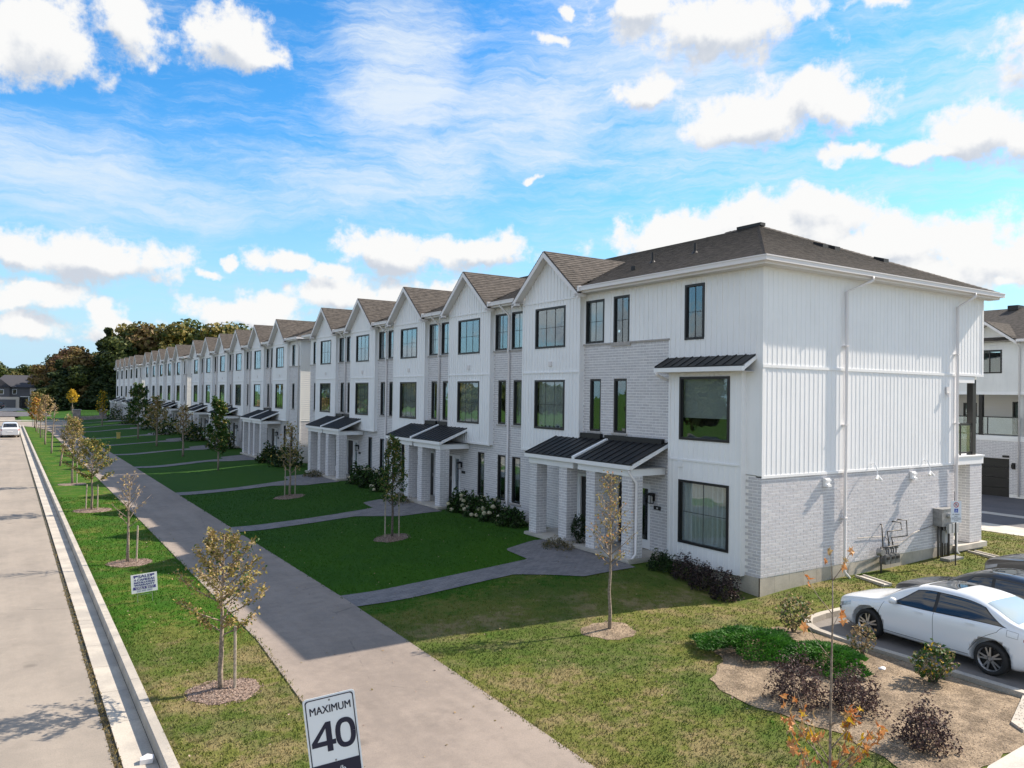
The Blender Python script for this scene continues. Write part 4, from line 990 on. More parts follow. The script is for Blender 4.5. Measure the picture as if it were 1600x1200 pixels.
def sale_sign():
    x, y = 3.05, 21.5
    e = empty('lawn_sign', (x, y, 0), 'small white SALE 4 cameras lawn sign with purple print on the boulevard grass', 'lawn sign', rz=RAD(-3)); e.rotation_euler.y = RAD(-4)
    b = MB().box(-.30, .30, -.004, .004, .25, .72).build('sign_face', 'white_paint', e)
    for txt, s, z, sx in (('SALE', .105, .625, 1.25), ('4 CAMERAS', .082, .548, 1.12), ('INSTALLATION', .066, .486, 1.05), ('WARRANTY', .07, .423, 1.2)):
        for o in (0, .005, .010): lettering(txt, s, 'print_purple', b, (o, -.0055, z), 'y-', sx=sx)
    g = MB(); g.box(-.26, .26, -.0062, -.004, .335, .405)
    for sx in (-1, 1): g.box(sx*.19-.05, sx*.19+.05, -.0062, -.004, .655, .695).box(sx*.19-.04, sx*.19-.01, -.0062, -.004, .625, .655)
    g.build('print_block', 'print_purple', b)
    for o in (0, .004): lettering('ONLY $577', .075, 'white_paint', b, (o, -.0068, .345), 'y-', sx=1.1)
    lettering('226-600-1803', .055, 'print_purple', b, (0, -.0055, .280), 'y-', sx=1.15)
    MB().tube([(-.17, .006, -.15), (-.17, .006, .5)], .005, 6).tube([(.17, .006, -.15), (.17, .006, .5)], .005, 6).tube([(-.17, .006, .2), (.17, .006, .2)], .004, 6).build('wire_stake', 'steel_grey', e)
sale_sign()
def parking_sign():
    x, y = 25.05, 12.78; z = float(gh(x, y))
    e = empty('parking_sign', (x, y, z), 'tall white disabled parking permit sign on a thin post near the rear corner', 'parking sign', rz=RAD(-30))
    b = MB().box(-.17, .17, -.004, .0, 1.35, 2.02).build('sign_face', 'sign_white', e)
    g = MB()
    for k in range(24):
        a, c = 2*PI*k/24, 2*PI*(k+1)/24
        g.quad(*[(r*math.cos(q), -.0065, 1.90+r*math.sin(q)) for q, r in ((a, .085), (c, .085), (c, .066), (a, .066))])
    g.prism([(-.058, -.0067, 1.945), (-.045, -.0067, 1.958), (.058, -.0067, 1.855), (.045, -.0067, 1.842)], (0, .001, 0)); g.build('prohibition_ring', 'sign_red', b)
    lettering('P', .12, 'sign_navy', b, (0, -.006, 1.86), 'y-')
    MB().box(-.06, .06, -.0062, -.004, 1.66, 1.78).build('access_panel', 'sign_blue', b)
    q = MB(); q.tube([(-.005, -.0075, 1.765), (-.005, -.0085, 1.765)], .009, 8); q.box(-.012, -.002, -.0078, -.0065, 1.70, 1.755).box(-.002, .03, -.0078, -.0065, 1.715, 1.725).box(.022, .032, -.0078, -.0065, 1.685, 1.715)
    for k in range(10):
        a, c = PI*.75+PI*1.05*k/10, PI*.75+PI*1.05*(k+1)/10; g2_ = [(-.004+r*math.cos(v), -.0078, 1.70+r*math.sin(v)) for v, r in ((a, .03), (c, .03), (c, .022), (a, .022))]; q.quad(*g2_)
    q.build('wheelchair_symbol', 'sign_white', b)
    for txt, s, zz in (('BY PERMIT', .05, 1.58), ('ONLY', .05, 1.52)): lettering(txt, s, 'sign_navy', b, (0, -.0055, zz), 'y-')
    MB().box(-.15, .15, -.006, -.004, 1.485, 1.495).build('rule', 'sign_navy', b); lettering('UNAUTHORIZED', .04, 'sign_navy', b, (0, -.0055, 1.44), 'y-'); lettering('TOWED', .04, 'sign_navy', b, (0, -.0055, 1.39), 'y-')
    MB().tube([(0, .02, -.2), (0, .02, 2.0)], .022, 8).build('post', 'pipe_dark', e)
parking_sign()

# ------------------------------------------------------------------ cars
def cr(xs, ys, x):
    "monotone-ish smooth interpolation"
    xs = np.asarray(xs, float); ys = np.asarray(ys, float); x = np.asarray(x, float)
    d = np.diff(ys)/np.diff(xs); m = np.concatenate([[d[0]], (d[:-1]+d[1:])/2, [d[-1]]])
    for i in range(len(d)):
        if d[i] == 0: m[i] = m[i+1] = 0
        else:
            for j in (i, i+1):
                if m[j]/d[i] < 0: m[j] = 0
                elif m[j]/d[i] > 3: m[j] = 3*d[i]
    k = np.clip(np.searchsorted(xs, x)-1, 0, len(xs)-2); h = xs[k+1]-xs[k]; t = np.clip((x-xs[k])/h, 0, 1)
    return ((2*t**3-3*t**2+1)*ys[k]+(t**3-2*t**2+t)*h*m[k]+(-2*t**3+3*t**2)*ys[k+1]+(t**3-t**2)*h*m[k+1])
SEDAN = dict(L=4.62, xs=[0, .10, .30, .70, 1.12, 1.22, 1.6, 2.0, 2.45, 2.9, 3.3, 3.6, 3.95, 4.12, 4.40, 4.55, 4.62],
             zt=[.66, .76, .83, .905, .965, 1.00, 1.24, 1.40, 1.455, 1.45, 1.40, 1.30, 1.14, 1.09, 1.06, 1.02, .94],
             belt=[(0, .60), (.5, .74), (1.2, .88), (2.4, .93), (3.8, .98), (4.62, .90)], w=[(0, .60), (.12, .74), (.4, .84), (1.0, .883), (2.4, .885), (3.7, .875), (4.2, .83), (4.5, .76), (4.62, .66)],
             wh=(.94, 3.62), cab=(1.18, 4.10), side=((1.52, .02), (3.86, .02), 2.02, 3.42), ws=(1.24, 1.95), rg=(3.42, 4.06), roof=(1.99, 3.35), R=.325)
SUV = dict(L=4.6, xs=[0, .10, .30, .70, 1.10, 1.22, 1.6, 1.95, 2.4, 3.0, 3.6, 4.05, 4.3, 4.48, 4.6],
           zt=[.78, .90, .98, 1.04, 1.09, 1.12, 1.42, 1.60, 1.67, 1.67, 1.63, 1.56, 1.30, 1.06, .95],
           belt=[(0, .72), (.5, .86), (1.2, 1.0), (2.4, 1.05), (3.8, 1.10), (4.6, .95)], w=[(0, .64), (.12, .78), (.4, .87), (1.0, .91), (2.4, .915), (3.7, .905), (4.2, .88), (4.5, .83), (4.6, .74)],
           wh=(.95, 3.62), cab=(1.18, 4.45), side=((1.5, .02), (4.15, .02), 1.98, 3.85), ws=(1.24, 1.92), rg=(4.07, 4.42), roof=(1.99, 3.9), R=.35)
def car(S, name, pmat, loc, rz, label, group=None, detail=True, cat='car', glass='car_glass', spokes=10):
    e = empty(name, loc, label, cat, group, rz)     # local: nose at +y, x across; origin = ground under the middle
    L = S['L']; zt = lambda s: cr(S['xs'], S['zt'], s); bx, bz = zip(*S['belt']); belt = lambda s: cr(bx, bz, s); wx, wz = zip(*S['w']); wid = lambda s: cr(wx, wz, s)
    zmax = max(S['zt'])
    def zb(s): return .20+.10*sst(.5, 0, s)+.12*sst(L-.6, L, s)
    NU = 34
    def sec(s):
        "half section from the floor centre (u=0) round the side to the roof centre (u=1)"
        s = np.atleast_1d(s); W = wid(s); B = np.minimum(belt(s), zt(s)-.035); Z = zt(s); b0 = zb(s); c = np.clip((Z-B-.06)/(zmax-1.0), 0, 1)
        we = W*(.93-.26*c)                                     # roof edge
        ze = Z-.035-.055*c
        xs = np.stack([0*W, W*.86, W*.955, W*.995, W*1.0, W*.985, W*.955, W*(.935-.01*c), we+(W*.93-we)*.45, we, we*.80, we*.45, 0*W])
        zs = np.stack([b0, b0, b0+.05, b0+.16, (b0+B)/2+.06, B-.10, B-.012, B+.012+.0*c, B+(ze-B)*.5+.0, ze, Z-.012-.008*c, Z-.002, Z])
        return xs, zs
    U = np.array([0, .10, .14, .19, .28, .42, .50, .54, .66, .80, .87, .94, 1.0])
    def surf(s, u):
        "points on the skin; s, u arrays"
        s = np.atleast_1d(s).astype(float); u = np.atleast_1d(u).astype(float); xs, zs = sec(s); X = np.empty(len(s)); Z = np.empty(len(s))
        for i in range(len(s)): X[i] = cr(U, xs[:, i], u[i]); Z[i] = cr(U, zs[:, i], u[i])
        return X, Z
    ss = np.unique(np.concatenate([np.linspace(0, .5, 12), np.linspace(.5, L-.5, 60), np.linspace(L-.5, L, 12)]))
    uu = np.unique(np.concatenate([np.linspace(0, .5, 15), [.485, .5, .515, .53, .54, .55], np.linspace(.5, 1, 17)]))
    V = []; n, m = len(ss), len(uu)
    for s in ss:
        X, Z = surf(np.full(m, s), uu)
        V += [(x, L/2-s, z) for x, z in zip(X, Z)]+[(-x, L/2-s, z) for x, z in zip(X[::-1][1:-1], Z[::-1][1:-1])]
    k = 2*m-2; F = []
    for i in range(n-1):
        for j in range(k): F.append((i*k+j, (i+1)*k+j, (i+1)*k+(j+1) % k, i*k+(j+1) % k))
    mb = MB(); mb.v = V; mb.f = F; mb.m = [0]*len(F)
    mb.f.append(tuple(range(k))); mb.f.append(tuple(reversed([(n-1)*k+j for j in range(k)]))); mb.m += [0, 0]
    body = mb.build('body', pmat, e, smooth=True)
    # wheel arches cut out with booleans
    cm = MB(); R = S['R']
    for s in S['wh']:
        for sg in (-1, 1): cm.tube([(sg*.62, L/2-s, R+.02), (sg*1.2, L/2-s, R+.02)], R+.065, 40)
    cut = cm.build('cutter', 'car_black_trim', e)
    md = body.modifiers.new('b', 'BOOLEAN'); md.operation = 'DIFFERENCE'; md.object = cut; md.solver = 'EXACT'; wn_ = body.modifiers.new('w', 'WEIGHTED_NORMAL'); wn_.weight = 90
    dg = bpy.context.evaluated_depsgraph_get(); dg.update(); me = bpy.data.meshes.new_from_object(body.evaluated_get(dg)); body.modifiers.clear(); body.data = me; bpy.data.objects.remove(cut)
    me.name = 'body'
    def patch(name, mt, fn, nu, nv, off=.004, sides=(1, -1), parent=e, both=False):
        out = []
        for sg in sides:
            a = MB(); 
            for i in range(nu+1):
                for j in range(nv+1):
                    s, u = fn(i/nu, j/nv); q = 1.0 if u <= 1 else -1.0; u_ = u if u <= 1 else 2-u
                    X, Z = surf(s, u_); X1, Z1 = surf(s, min(u_+.01, 1)); X0, Z0 = surf(s, max(u_-.01, 0)); t = Vector((X1[0]-X0[0], 0, Z1[0]-Z0[0]));
                    nn = Vector((t.z, 0, -t.x)); nn = nn.normalized() if nn.length > 1e-6 else Vector((0, 0, 1))
                    if u_ > .995: nn = Vector((0, 0, 1))
                    a.v.append((sg*q*(X[0]+nn.x*off), L/2-s, Z[0]+nn.z*off))
            for i in range(nu):
                for j in range(nv): a.f.append((i*(nv+1)+j, (i+1)*(nv+1)+j, (i+1)*(nv+1)+j+1, i*(nv+1)+j+1)); a.m.append(0)
            out.append(a.build(name, mt, parent, smooth=True))
        return out
    (fa, _), (ra, _), ft, rt_ = S['side']
    pil = (S['wh'][0]+S['wh'][1])/2+.17
    lo, hi = .555, .775
    patch('window_trim', 'car_black_trim', lambda a, b: ((fa-.10)*(1-b)+(ft-.02)*b+a*(((ra+.05)*(1-b)+(rt_+.03)*b)-((fa-.10)*(1-b)+(ft-.02)*b)), lo-.012+(hi+.012-lo+.012)*b), 26, 6, .0035)
    patch('front_window', glass, lambda a, b: ((fa)*(1-b)+ft*b+a*((pil-.035)-((fa)*(1-b)+ft*b)), lo+(hi-lo)*b), 12, 6, .0075)
    patch('rear_window', glass, lambda a, b: ((pil+.035)+a*((ra*(1-b)+rt_*b)-(pil+.035)), lo+(hi-lo)*b), 12, 6, .0075)
    patch('windshield', glass, lambda a, b: (S['ws'][0]+(S['ws'][1]-S['ws'][0])*a, .845+.31*b), 10, 14, .004, sides=(1,))
    patch('rear_windscreen', 'car_glass_rear' if S is SEDAN else glass, lambda a, b: (S['rg'][0]+(S['rg'][1]-S['rg'][0])*a, .85+.30*b), 10, 14, .004, sides=(1,))
    # door seams, sill, handles, fuel flap
    def seam(pts, nm='seam', r=.004, mt='car_black_trim', off=0.0):
        for sg in (1, -1):
            q = MB(); path = []
            for (s, u) in pts:
                X, Z = surf(s, u); path.append((sg*(X[0]+off), L/2-s, Z[0]))
            q.tube(path, r, 5); q.build(nm, mt, body)
    d0 = fa-.32; lin = lambda a, b, n=8: [(a[0]+(b[0]-a[0])*i/n, a[1]+(b[1]-a[1])*i/n) for i in range(n+1)]
    seam(lin((d0+.12, .54), (d0, .30))+lin((d0, .30), (d0+.12, .17))[1:]); seam(lin((pil, .54), (pil+.02, .17), 10)); seam(lin((ra-.02, .54), (ra-.12, .42))+lin((ra-.12, .42), (3.62-.42, .20))[1:]); seam(lin((d0+.12, .165), (3.62-.42, .165), 10))
    for s in (pil-.30, pil+.78):
        for sg in (1, -1):
            X, Z = surf(s, .46); MB().box(sg*(X[0])-.012, sg*(X[0])+.022*sg, L/2-s-.09, L/2-s+.09, Z[0]-.013, Z[0]+.013).build('handle', pmat, e)
    # mirrors
    for sg in (1, -1):
        X, Z = surf(fa+.08, .56); q = MB(); q.tube([(sg*(X[0]-.02), L/2-fa-.08, Z[0]), (sg*(X[0]+.08), L/2-fa-.06, Z[0]+.03)], .022, 8); q.tube([(sg*(X[0]+.05), L/2-fa-.10, Z[0]+.055), (sg*(X[0]+.11), L/2-fa-.055, Z[0]+.06), (sg*(X[0]+.20), L/2-fa-.07, Z[0]+.055)], [.05, .08, .045], 12); q.build('mirror', pmat, e, smooth=True)
    # lights, grille, bumper intake
    patch('headlight', 'lamp_clear', lambda a, b: (.05+.42*a, (.38+.06*a)+(.11-.04*a)*b), 8, 4, .006)
    patch('fog_vent', 'car_black_trim', lambda a, b: (.06+.13*a, .22+.12*b), 4, 4, .006)
    patch('tail_light', 'tail_red', lambda a, b: (L-.40+.38*a, .36+(.02+.10*a)*0+.115*b*(.35+.65*a)+.03*(1-a)), 8, 5, .008)
    MB().box(-.45, .45, L/2-.02, L/2+.012, .28, .50).box(-.5, .5, L/2-.015, L/2+.008, .53, .57).build('grille', 'car_black_trim', e)
    MB().box(-.26, .26, -L/2-.012, -L/2+.02, .60, .72).build('licence_plate', 'white_paint', e)
    patch('skirt', 'car_black_trim', lambda a, b: (S['wh'][0]+.42+(S['wh'][1]-S['wh'][0]-.84)*a, .095+.03*b), 10, 2, .003)
    if detail:
        a0, a1 = S['roof']; patch('sunroof', 'car_glass', lambda a, b: (a0+.12+.62*a, .88+.24*b), 6, 8, .004, sides=(1,))
        seam(lin((3.92, .50), (3.92, .40), 4)+lin((3.92, .40), (4.12, .40), 4)[1:]+lin((4.12, .40), (4.12, .50), 4)[1:]+lin((4.12, .50), (3.92, .50), 4)[1:], 'fuel_flap', .003)
    # wheels
    wheel = None
    for s in S['wh']:
        for sg in (1, -1):
            if wheel is None:
                q = MB(); N = 36; prof = [(-.11, R-.09), (-.115, R-.03), (-.09, R), (.09, R), (.115, R-.03), (.11, R-.09), (.02, R-.10), (-.11, R-.10)]
                for i in range(N):
                    a = 2*PI*i/N
                    for (x, r) in prof: q.v.append((x, r*math.cos(a), r*math.sin(a)))
                K = len(prof)
                for i in range(N):
                    for j in range(K-1): p0 = i*K+j; p1 = ((i+1) % N)*K+j; q.f.append((p0, p1, p1+1, p0+1)); q.m.append(0)
                wheel = q.build('wheel', 'rubber', e, smooth=True)
                bk = MB(); bk.tube([(-.02, 0, 0), (.04, 0, 0)], R-.10, 28); bk.build('brake_backing', 'rim_dark', wheel)
                rm = MB(); rr = R-.088
                for i in range(N):
                    a, b = 2*PI*i/N, 2*PI*(i+1)/N
                    rm.quad(*[(x, r*math.cos(t), r*math.sin(t)) for x, r, t in ((.112, rr, a), (.112, rr, b), (.075, rr-.022, b), (.075, rr-.022, a))])
                for i in range(spokes):
                    a = 2*PI*(i+(.18 if i % 2 else -.18))/spokes; c_, s_ = math.cos(a), math.sin(a)
                    for (wI, wO, x0_, x1_) in ((.020, .013, .085, .105),):
                        rm.prism([(x0_, c_*.05-s_*wI, s_*.05+c_*wI), (x0_, c_*.05+s_*wI, s_*.05-c_*wI), (x0_-.005, c_*(rr-.01)+s_*wO, s_*(rr-.01)-c_*wO), (x0_-.005, c_*(rr-.01)-s_*wO, s_*(rr-.01)+c_*wO)], (.02, 0, 0))
                rm.tube([(.06, 0, 0), (.112, 0, 0)], [.06, .035], 14)
                rm.build('rim', 'rim_silver', wheel); o = wheel
            else: o = copy_tree(wheel, e)
            o.location = (sg*(wid(s)-.115), L/2-s, R); o.rotation_euler = (.3*sg+s, 0, 0 if sg > 0 else PI)
    return e
# parked nose-in towards the side wall (nose at +y)
CARZ = -.05
car(SEDAN, 'parked_car', 'paint_white', (17.30, 11.26-2.31, CARZ), RAD(-3.0), 'white sedan with sunroof parked nearest the planting bed', 'parked cars by the side wall')
car(SEDAN, 'parked_car', 'paint_black', (19.72, 11.30-2.31, CARZ), RAD(-2.0), 'black sedan parked between the white sedan and the bronze car', 'parked cars by the side wall')
car(SUV, 'parked_car', 'paint_bronze', (24.2, 11.25-2.3, CARZ), RAD(-2.0), 'dark bronze car showing only its headlight and hood at the right edge', 'parked cars by the side wall')
car(SUV, 'parked_car', 'paint_silver', (.45, 103.5, ROADZ), 0, 'small white car parked far down the street by the kerb', detail=False)

# ------------------------------------------------------------------ vegetation
def quads_from_points(P, N, size, aspect=.6, rs=rng, fold=.0):
    "one leaf (quad) per point, normals N"
    n = len(P); N = N/np.maximum(np.linalg.norm(N, axis=1, keepdims=True), 1e-6)
    r = rs.normal(size=(n, 3)); A = np.cross(N, r); A /= np.maximum(np.linalg.norm(A, axis=1, keepdims=True), 1e-6); B = np.cross(N, A)
    s = np.asarray(size).reshape(-1, 1)*rs.uniform(.7, 1.3, (n, 1))
    V = np.stack([P-A*s, P-B*s*aspect+N*s*fold, P+A*s, P+B*s*aspect+N*s*fold], 1).reshape(-1, 3)
    return V, np.arange(4*n).reshape(n, 4)
def leaf_mesh(name, P, mats, parent, size, up=.3, aspect=.6, weights=None, kind=None, fold=.25):
    n = len(P); N = rng.normal(size=(n, 3)); N[:, 2] = np.abs(N[:, 2])+up
    V, F = quads_from_points(P, N, size, aspect, fold=fold)
    mi = None
    if isinstance(mats, list): mi = rng.choice(len(mats), n, p=weights)
    return np_mesh(name, V, F, mats, parent, mi, kind)
def sapling(x, y, h, label, clear=.42, spread=.30, nl=900, leafs=(['leaf_olive'], None), size=.035, bare=0.0, stakes=0, group=None, seed=0, lean=(0, 0), bark='bark_pale', nb=26, droop=0.0, thick=.03, multi=1, name='young_tree'):
    rs = random.Random(seed*13+5); nr = np.random.default_rng(seed+11)
    z = float(gh(x, y)); t = empty(name, (x, y, z), label, 'tree', group)
    mb = MB(); L = Vector((lean[0], lean[1], 0)); tips = []
    tr = [Vector((0, 0, -.1))]+[Vector((rs.uniform(-.02, .02), rs.uniform(-.02, .02), h*k/8))+L*(k/8) for k in range(1, 9)]
    mb.tube(tr, [thick*(1.25-1.1*k/8) for k in range(9)], 7)
    for i in range(nb):
        f = clear+(1-clear)*(i/nb)**1.0*.93; p0 = tr[0].lerp(tr[-1], 0); k = f*8; a = tr[int(k)]; b = tr[min(int(k)+1, 8)]; p0 = a.lerp(b, k-int(k))
        az = i*2.4+rs.uniform(-.4, .4); top = (f-clear)/(1-clear)
        ln = h*spread*(1-top*.72)*rs.uniform(.75, 1.15)*(.62 if top < .08 else 1); rise = .75+top*.8-droop
        p1 = p0+Vector((math.cos(az), math.sin(az), rise)).normalized()*ln*.55; p2 = p1+Vector((math.cos(az+.2), math.sin(az+.2), rise*1.1+.1)).normalized()*ln*.5
        mb.tube([p0, p1, p2], [thick*.42*(1-top*.5), thick*.26*(1-top*.4), .004], 5)
        tips.append((p0.lerp(p1, .5), p1, p2))
        for q in range(3):
            s0 = p1.lerp(p2, q*.35); a2 = az+rs.choice((-1, 1))*rs.uniform(.6, 1.3); p3 = s0+Vector((math.cos(a2), math.sin(a2), .7))*ln*.28; mb.tube([s0, p3], [.007, .003], 4, cap=False); tips.append((s0, s0.lerp(p3, .6), p3))
    mb.build('trunk', bark, t, smooth=True)
    if nl:
        T = np.array([[tuple(a) for a in q] for q in tips]); idx = nr.integers(0, len(T), nl); w = nr.uniform(0, 1, nl)[:, None]
        P = np.where(w < .5, T[idx, 0]+(T[idx, 1]-T[idx, 0])*w*2, T[idx, 1]+(T[idx, 2]-T[idx, 1])*(w*2-1))+nr.normal(size=(nl, 3))*h*.016
        if bare: P = P[P[:, 2] < h*(1-bare)] if bare > 0 else P[P[:, 2] > -h*bare]
        leaf_mesh('crown', P, list(leafs[0]), t, size, up=.2, weights=leafs[1])
    st = MB()
    for i in range(stakes):
        sx, sy = ((.22, -.1) if i == 0 else (-.22, .12)); st = MB().tube([(sx, sy, -.2), (sx+rs.uniform(-.03, .05), sy, 1.15 if h < 3.2 else 1.45)], .026, 6); st.build('stake', 'wood_stake', t)
    return t
ring_list = []
G1, G2 = 'young trees in a line between the path and the street', 'young trees on the front lawns'
OL = (['leaf_olive', 'leaf_tan', 'leaf_green'], [.62, .28, .10]); GN = (['leaf_green', 'leaf_olive'], [.88, .12]); TN = (['leaf_tan', 'leaf_olive'], [.7, .3])
sapling(3.31, 14.45, 2.75, 'young tree with dry olive leaves and one stake, nearest on the boulevard beside the path', clear=.36, spread=.38, nl=3200, leafs=OL, size=.031, stakes=1, group=G1, seed=1, droop=.35, thick=.042); ring_list.append((3.36, 14.4, .62))
sapling(3.25, 26.54, 2.75, 'bare spindly tree second along the boulevard, behind the SALE lawn sign', clear=.40, spread=.30, nl=130, leafs=TN, size=.035, stakes=1, group=G1, seed=2, thick=.04, nb=22); ring_list.append((3.3, 26.5, .62))
sapling(3.25, 38.7, 3.0, 'round-headed olive tree with two stakes, third along the boulevard', clear=.40, spread=.42, nl=3000, leafs=(['leaf_olive', 'leaf_green', 'leaf_gold'], [.63, .35, .02]), size=.042, stakes=2, group=G1, seed=3, droop=.3, thick=.045); ring_list.append((3.3, 38.7, .75))
sapling(3.2, 49.8, 3.7, 'taller pointed olive tree, fourth along the boulevard', clear=.36, spread=.30, nl=2600, leafs=OL, size=.046, stakes=1, group=G1, seed=4, thick=.05); ring_list.append((3.2, 49.8, .7))
sapling(3.2, 62, 3.7, 'thin leaning bare tree, fifth along the boulevard', clear=.5, spread=.2, nl=0, group=G1, seed=5, lean=(.5, 0), nb=8, thick=.06)
sapling(3.2, 74, 4.2, 'straight bare tree, sixth along the boulevard', clear=.6, spread=.16, nl=60, leafs=TN, size=.06, group=G1, seed=6, nb=8, thick=.06, lean=(.2, 0))
sapling(3.2, 86, 4.6, 'tall sparse tree, seventh along the boulevard', clear=.55, spread=.25, nl=500, leafs=TN, size=.08, group=G1, seed=7, thick=.07)
sapling(3.2, 98, 3.4, 'slim staked tree, eighth along the boulevard', clear=.5, spread=.22, nl=500, leafs=TN, size=.08, stakes=1, group=G1, seed=8, thick=.06)
sapling(3.2, 112, 4.0, 'orange-leaved tree near the far end of the boulevard', clear=.3, spread=.33, nl=1400, leafs=(['leaf_orange', 'leaf_gold', 'leaf_olive'], [.45, .2, .35]), size=.11, group=G1, seed=9, thick=.07)
sapling(3.3, 123, 4.6, 'olive-leaved tree last on the boulevard before the crossing', clear=.4, spread=.32, nl=1400, leafs=OL, size=.11, group=G1, seed=10, thick=.07)
# front lawns
sapling(11.63, 13.62, 3.62, 'slim tree with sparse tan leaves in a round mulch ring on the nearest lawn', clear=.40, spread=.20, nl=480, leafs=(['leaf_olive', 'leaf_tan', 'leaf_orange'], [.60, .33, .07]), size=.034, group=G2, seed=21, thick=.036, nb=34); ring_list.append((11.63, 13.62, .62))
sapling(11.55, 25.35, 3.6, 'leafy green tree with two pale stakes in front of the second porch pair', clear=.30, spread=.20, nl=2300, leafs=(['leaf_green', 'leaf_olive'], [.75, .25]), size=.045, stakes=2, group=G2, seed=22, thick=.04, nb=34, bark='bark'); ring_list.append((11.55, 25.35, .6))
sapling(11.65, 37.5, 3.5, 'thin grey-green tree with two stakes before the third porch pair', clear=.32, spread=.26, nl=500, leafs=OL, size=.06, stakes=2, group=G2, seed=23, thick=.045); ring_list.append((11.65, 37.5, .7))
sapling(11.6, 52.5, 4.6, 'dense dark green conical tree on the lawn past the first gap', clear=.22, spread=.27, nl=2600, leafs=GN, size=.09, group=G2, seed=24, thick=.05); 
sapling(11.6, 64.5, 3.9, 'sparse tree on the lawn in front of the second block', clear=.42, spread=.3, nl=500, leafs=TN, size=.08, group=G2, seed=25, thick=.07)
sapling(11.6, 77, 4.4, 'bushy grey-green tree on the lawn midway along the second block', clear=.3, spread=.36, nl=1000, leafs=OL, size=.10, group=G2, seed=26, thick=.07)
sapling(11.6, 89, 5.6, 'broad green tree on the lawn near the end of the second block', clear=.2, spread=.36, nl=2200, leafs=GN, size=.12, group=G2, seed=27, thick=.07)
sapling(11.4, 123, 4.8, 'yellow-green tree on the last lawn near the stone gate pillars', clear=.32, spread=.26, nl=900, leafs=(['leaf_gold', 'leaf_green'], [.5, .5]), size=.12, group=G2, seed=28, thick=.07)
sapling(11.4, 182, 4.8, 'round bright yellow tree in front of the dark wood', clear=.42, spread=.34, nl=900, leafs=(['leaf_gold'], None), size=.14, group=None, seed=29, thick=.09, stakes=2)
# foreground maple sapling
def maple():
    x, y = 8.62, 5.9; t = empty('maple_sapling', (x, y, 0), 'thin maple sapling with orange and yellow leaves at the bottom right', 'tree')
    rs = random.Random(4); mb = MB(); tips = []
    stem = [Vector((0, 0, -.1)), Vector((.0, .0, .8)), Vector((.01, .0, 1.6)), Vector((.03, .0, 2.3)), Vector((.04, .01, 2.72))]; mb.tube(stem, [.022, .018, .014, .010, .006], 7)
    R_ = Vector((math.cos(YAW), -math.sin(YAW), 0)); Fv = Vector((math.sin(YAW), math.cos(YAW), 0))
    def br(p0, dx, dz, df, r=.008, n=3):
        p1 = p0+R_*dx*.5+Fv*df*.5+Vector((0, 0, dz*.42)); p2 = p0+R_*dx+Fv*df+Vector((0, 0, dz)); mb.tube([p0, p1, p2], [r, r*.7, .003], 5)
        for k in range(n): tips.append(p1.lerp(p2, (k+1)/n)+Vector((rs.uniform(-.05, .05), rs.uniform(-.05, .05), rs.uniform(-.05, .03))))
    Z = lambda z: Vector((.02, 0, z))
    br(Z(2.70), .26, .33, .05, .007, 3); br(Z(2.70), -.03, .38, 0, .006, 2); br(Z(2.35), -.32, .42, .1, .006, 2); br(Z(1.85), -.42, .52, -.1, .006, 2); br(Z(2.2), .16, .18, .1, .005, 1)
    for (z, dx, dz, df, n) in ((.5, -.42, .95, .1, 6), (.35, -.62, .8, -.1, 7), (.5, .35, .75, .1, 7), (.62, .5, .62, -.2, 7), (.3, .22, .55, .2, 6), (.2, -.25, .6, .3, 6), (.75, -.18, .3, .25, 4), (.9, .45, .35, .15, 5), (.15, -.75, .45, .0, 5), (.1, .1, .5, -.3, 5), (1.15, .30, .22, .0, 3), (.55, .78, .60, .0, 6), (.3, .65, .3, .1, 6), (.7, -.55, .55, .2, 6)): br(Z(z), dx*.9, dz, df, .009, n)
    mb.build('trunk', 'bark_pale', t, smooth=True)
    # each leaf a lobed blade of its own
    def leafmesh(nm, m):
        q = MB(); outline = [(0, -.5), (.12, -.18), (.42, -.26), (.30, .0), (.52, .18), (.24, .20), (.0, .55), (-.24, .20), (-.52, .18), (-.30, .0), (-.42, -.26), (-.12, -.18)]
        for i in range(len(outline)):
            a, b = outline[i], outline[(i+1) % len(outline)]
            f_ = lambda p: (p[0]*.12, p[1]*.12, .035*abs(p[0])-.03*p[1]*p[1]+.012*math.sin(p[0]*9))
            q.quad((0, 0, 0), f_(a), f_(b))
        return q.build(nm, m, t)
    t.scale = (1, 1, 1.15)
    pr = [leafmesh('leaf', m) for m in ('leaf_orange', 'leaf_gold', 'leaf_tan')]; used_ = [False]*3
    for i, p in enumerate(tips+[p+Vector((rs.uniform(-.08, .08), rs.uniform(-.08, .08), rs.uniform(-.08, .06))) for p in tips[9:]]):
        k = rs.choices((0, 1, 2), (.55, .14, .31))[0]
        if used_[k]: o = pr[k].copy(); COL.objects.link(o)
        else: o = pr[k]; used_[k] = True
        o.location = p+Vector((rs.uniform(-.04, .04), rs.uniform(-.04, .04), -.03)); o.rotation_euler = (rs.uniform(-1.3, 1.3), rs.uniform(-1.3, 1.3), rs.uniform(0, 6.3)); s = rs.uniform(.7, 1.35); o.scale = (s, s*rs.uniform(.5, 1), s)
maple()
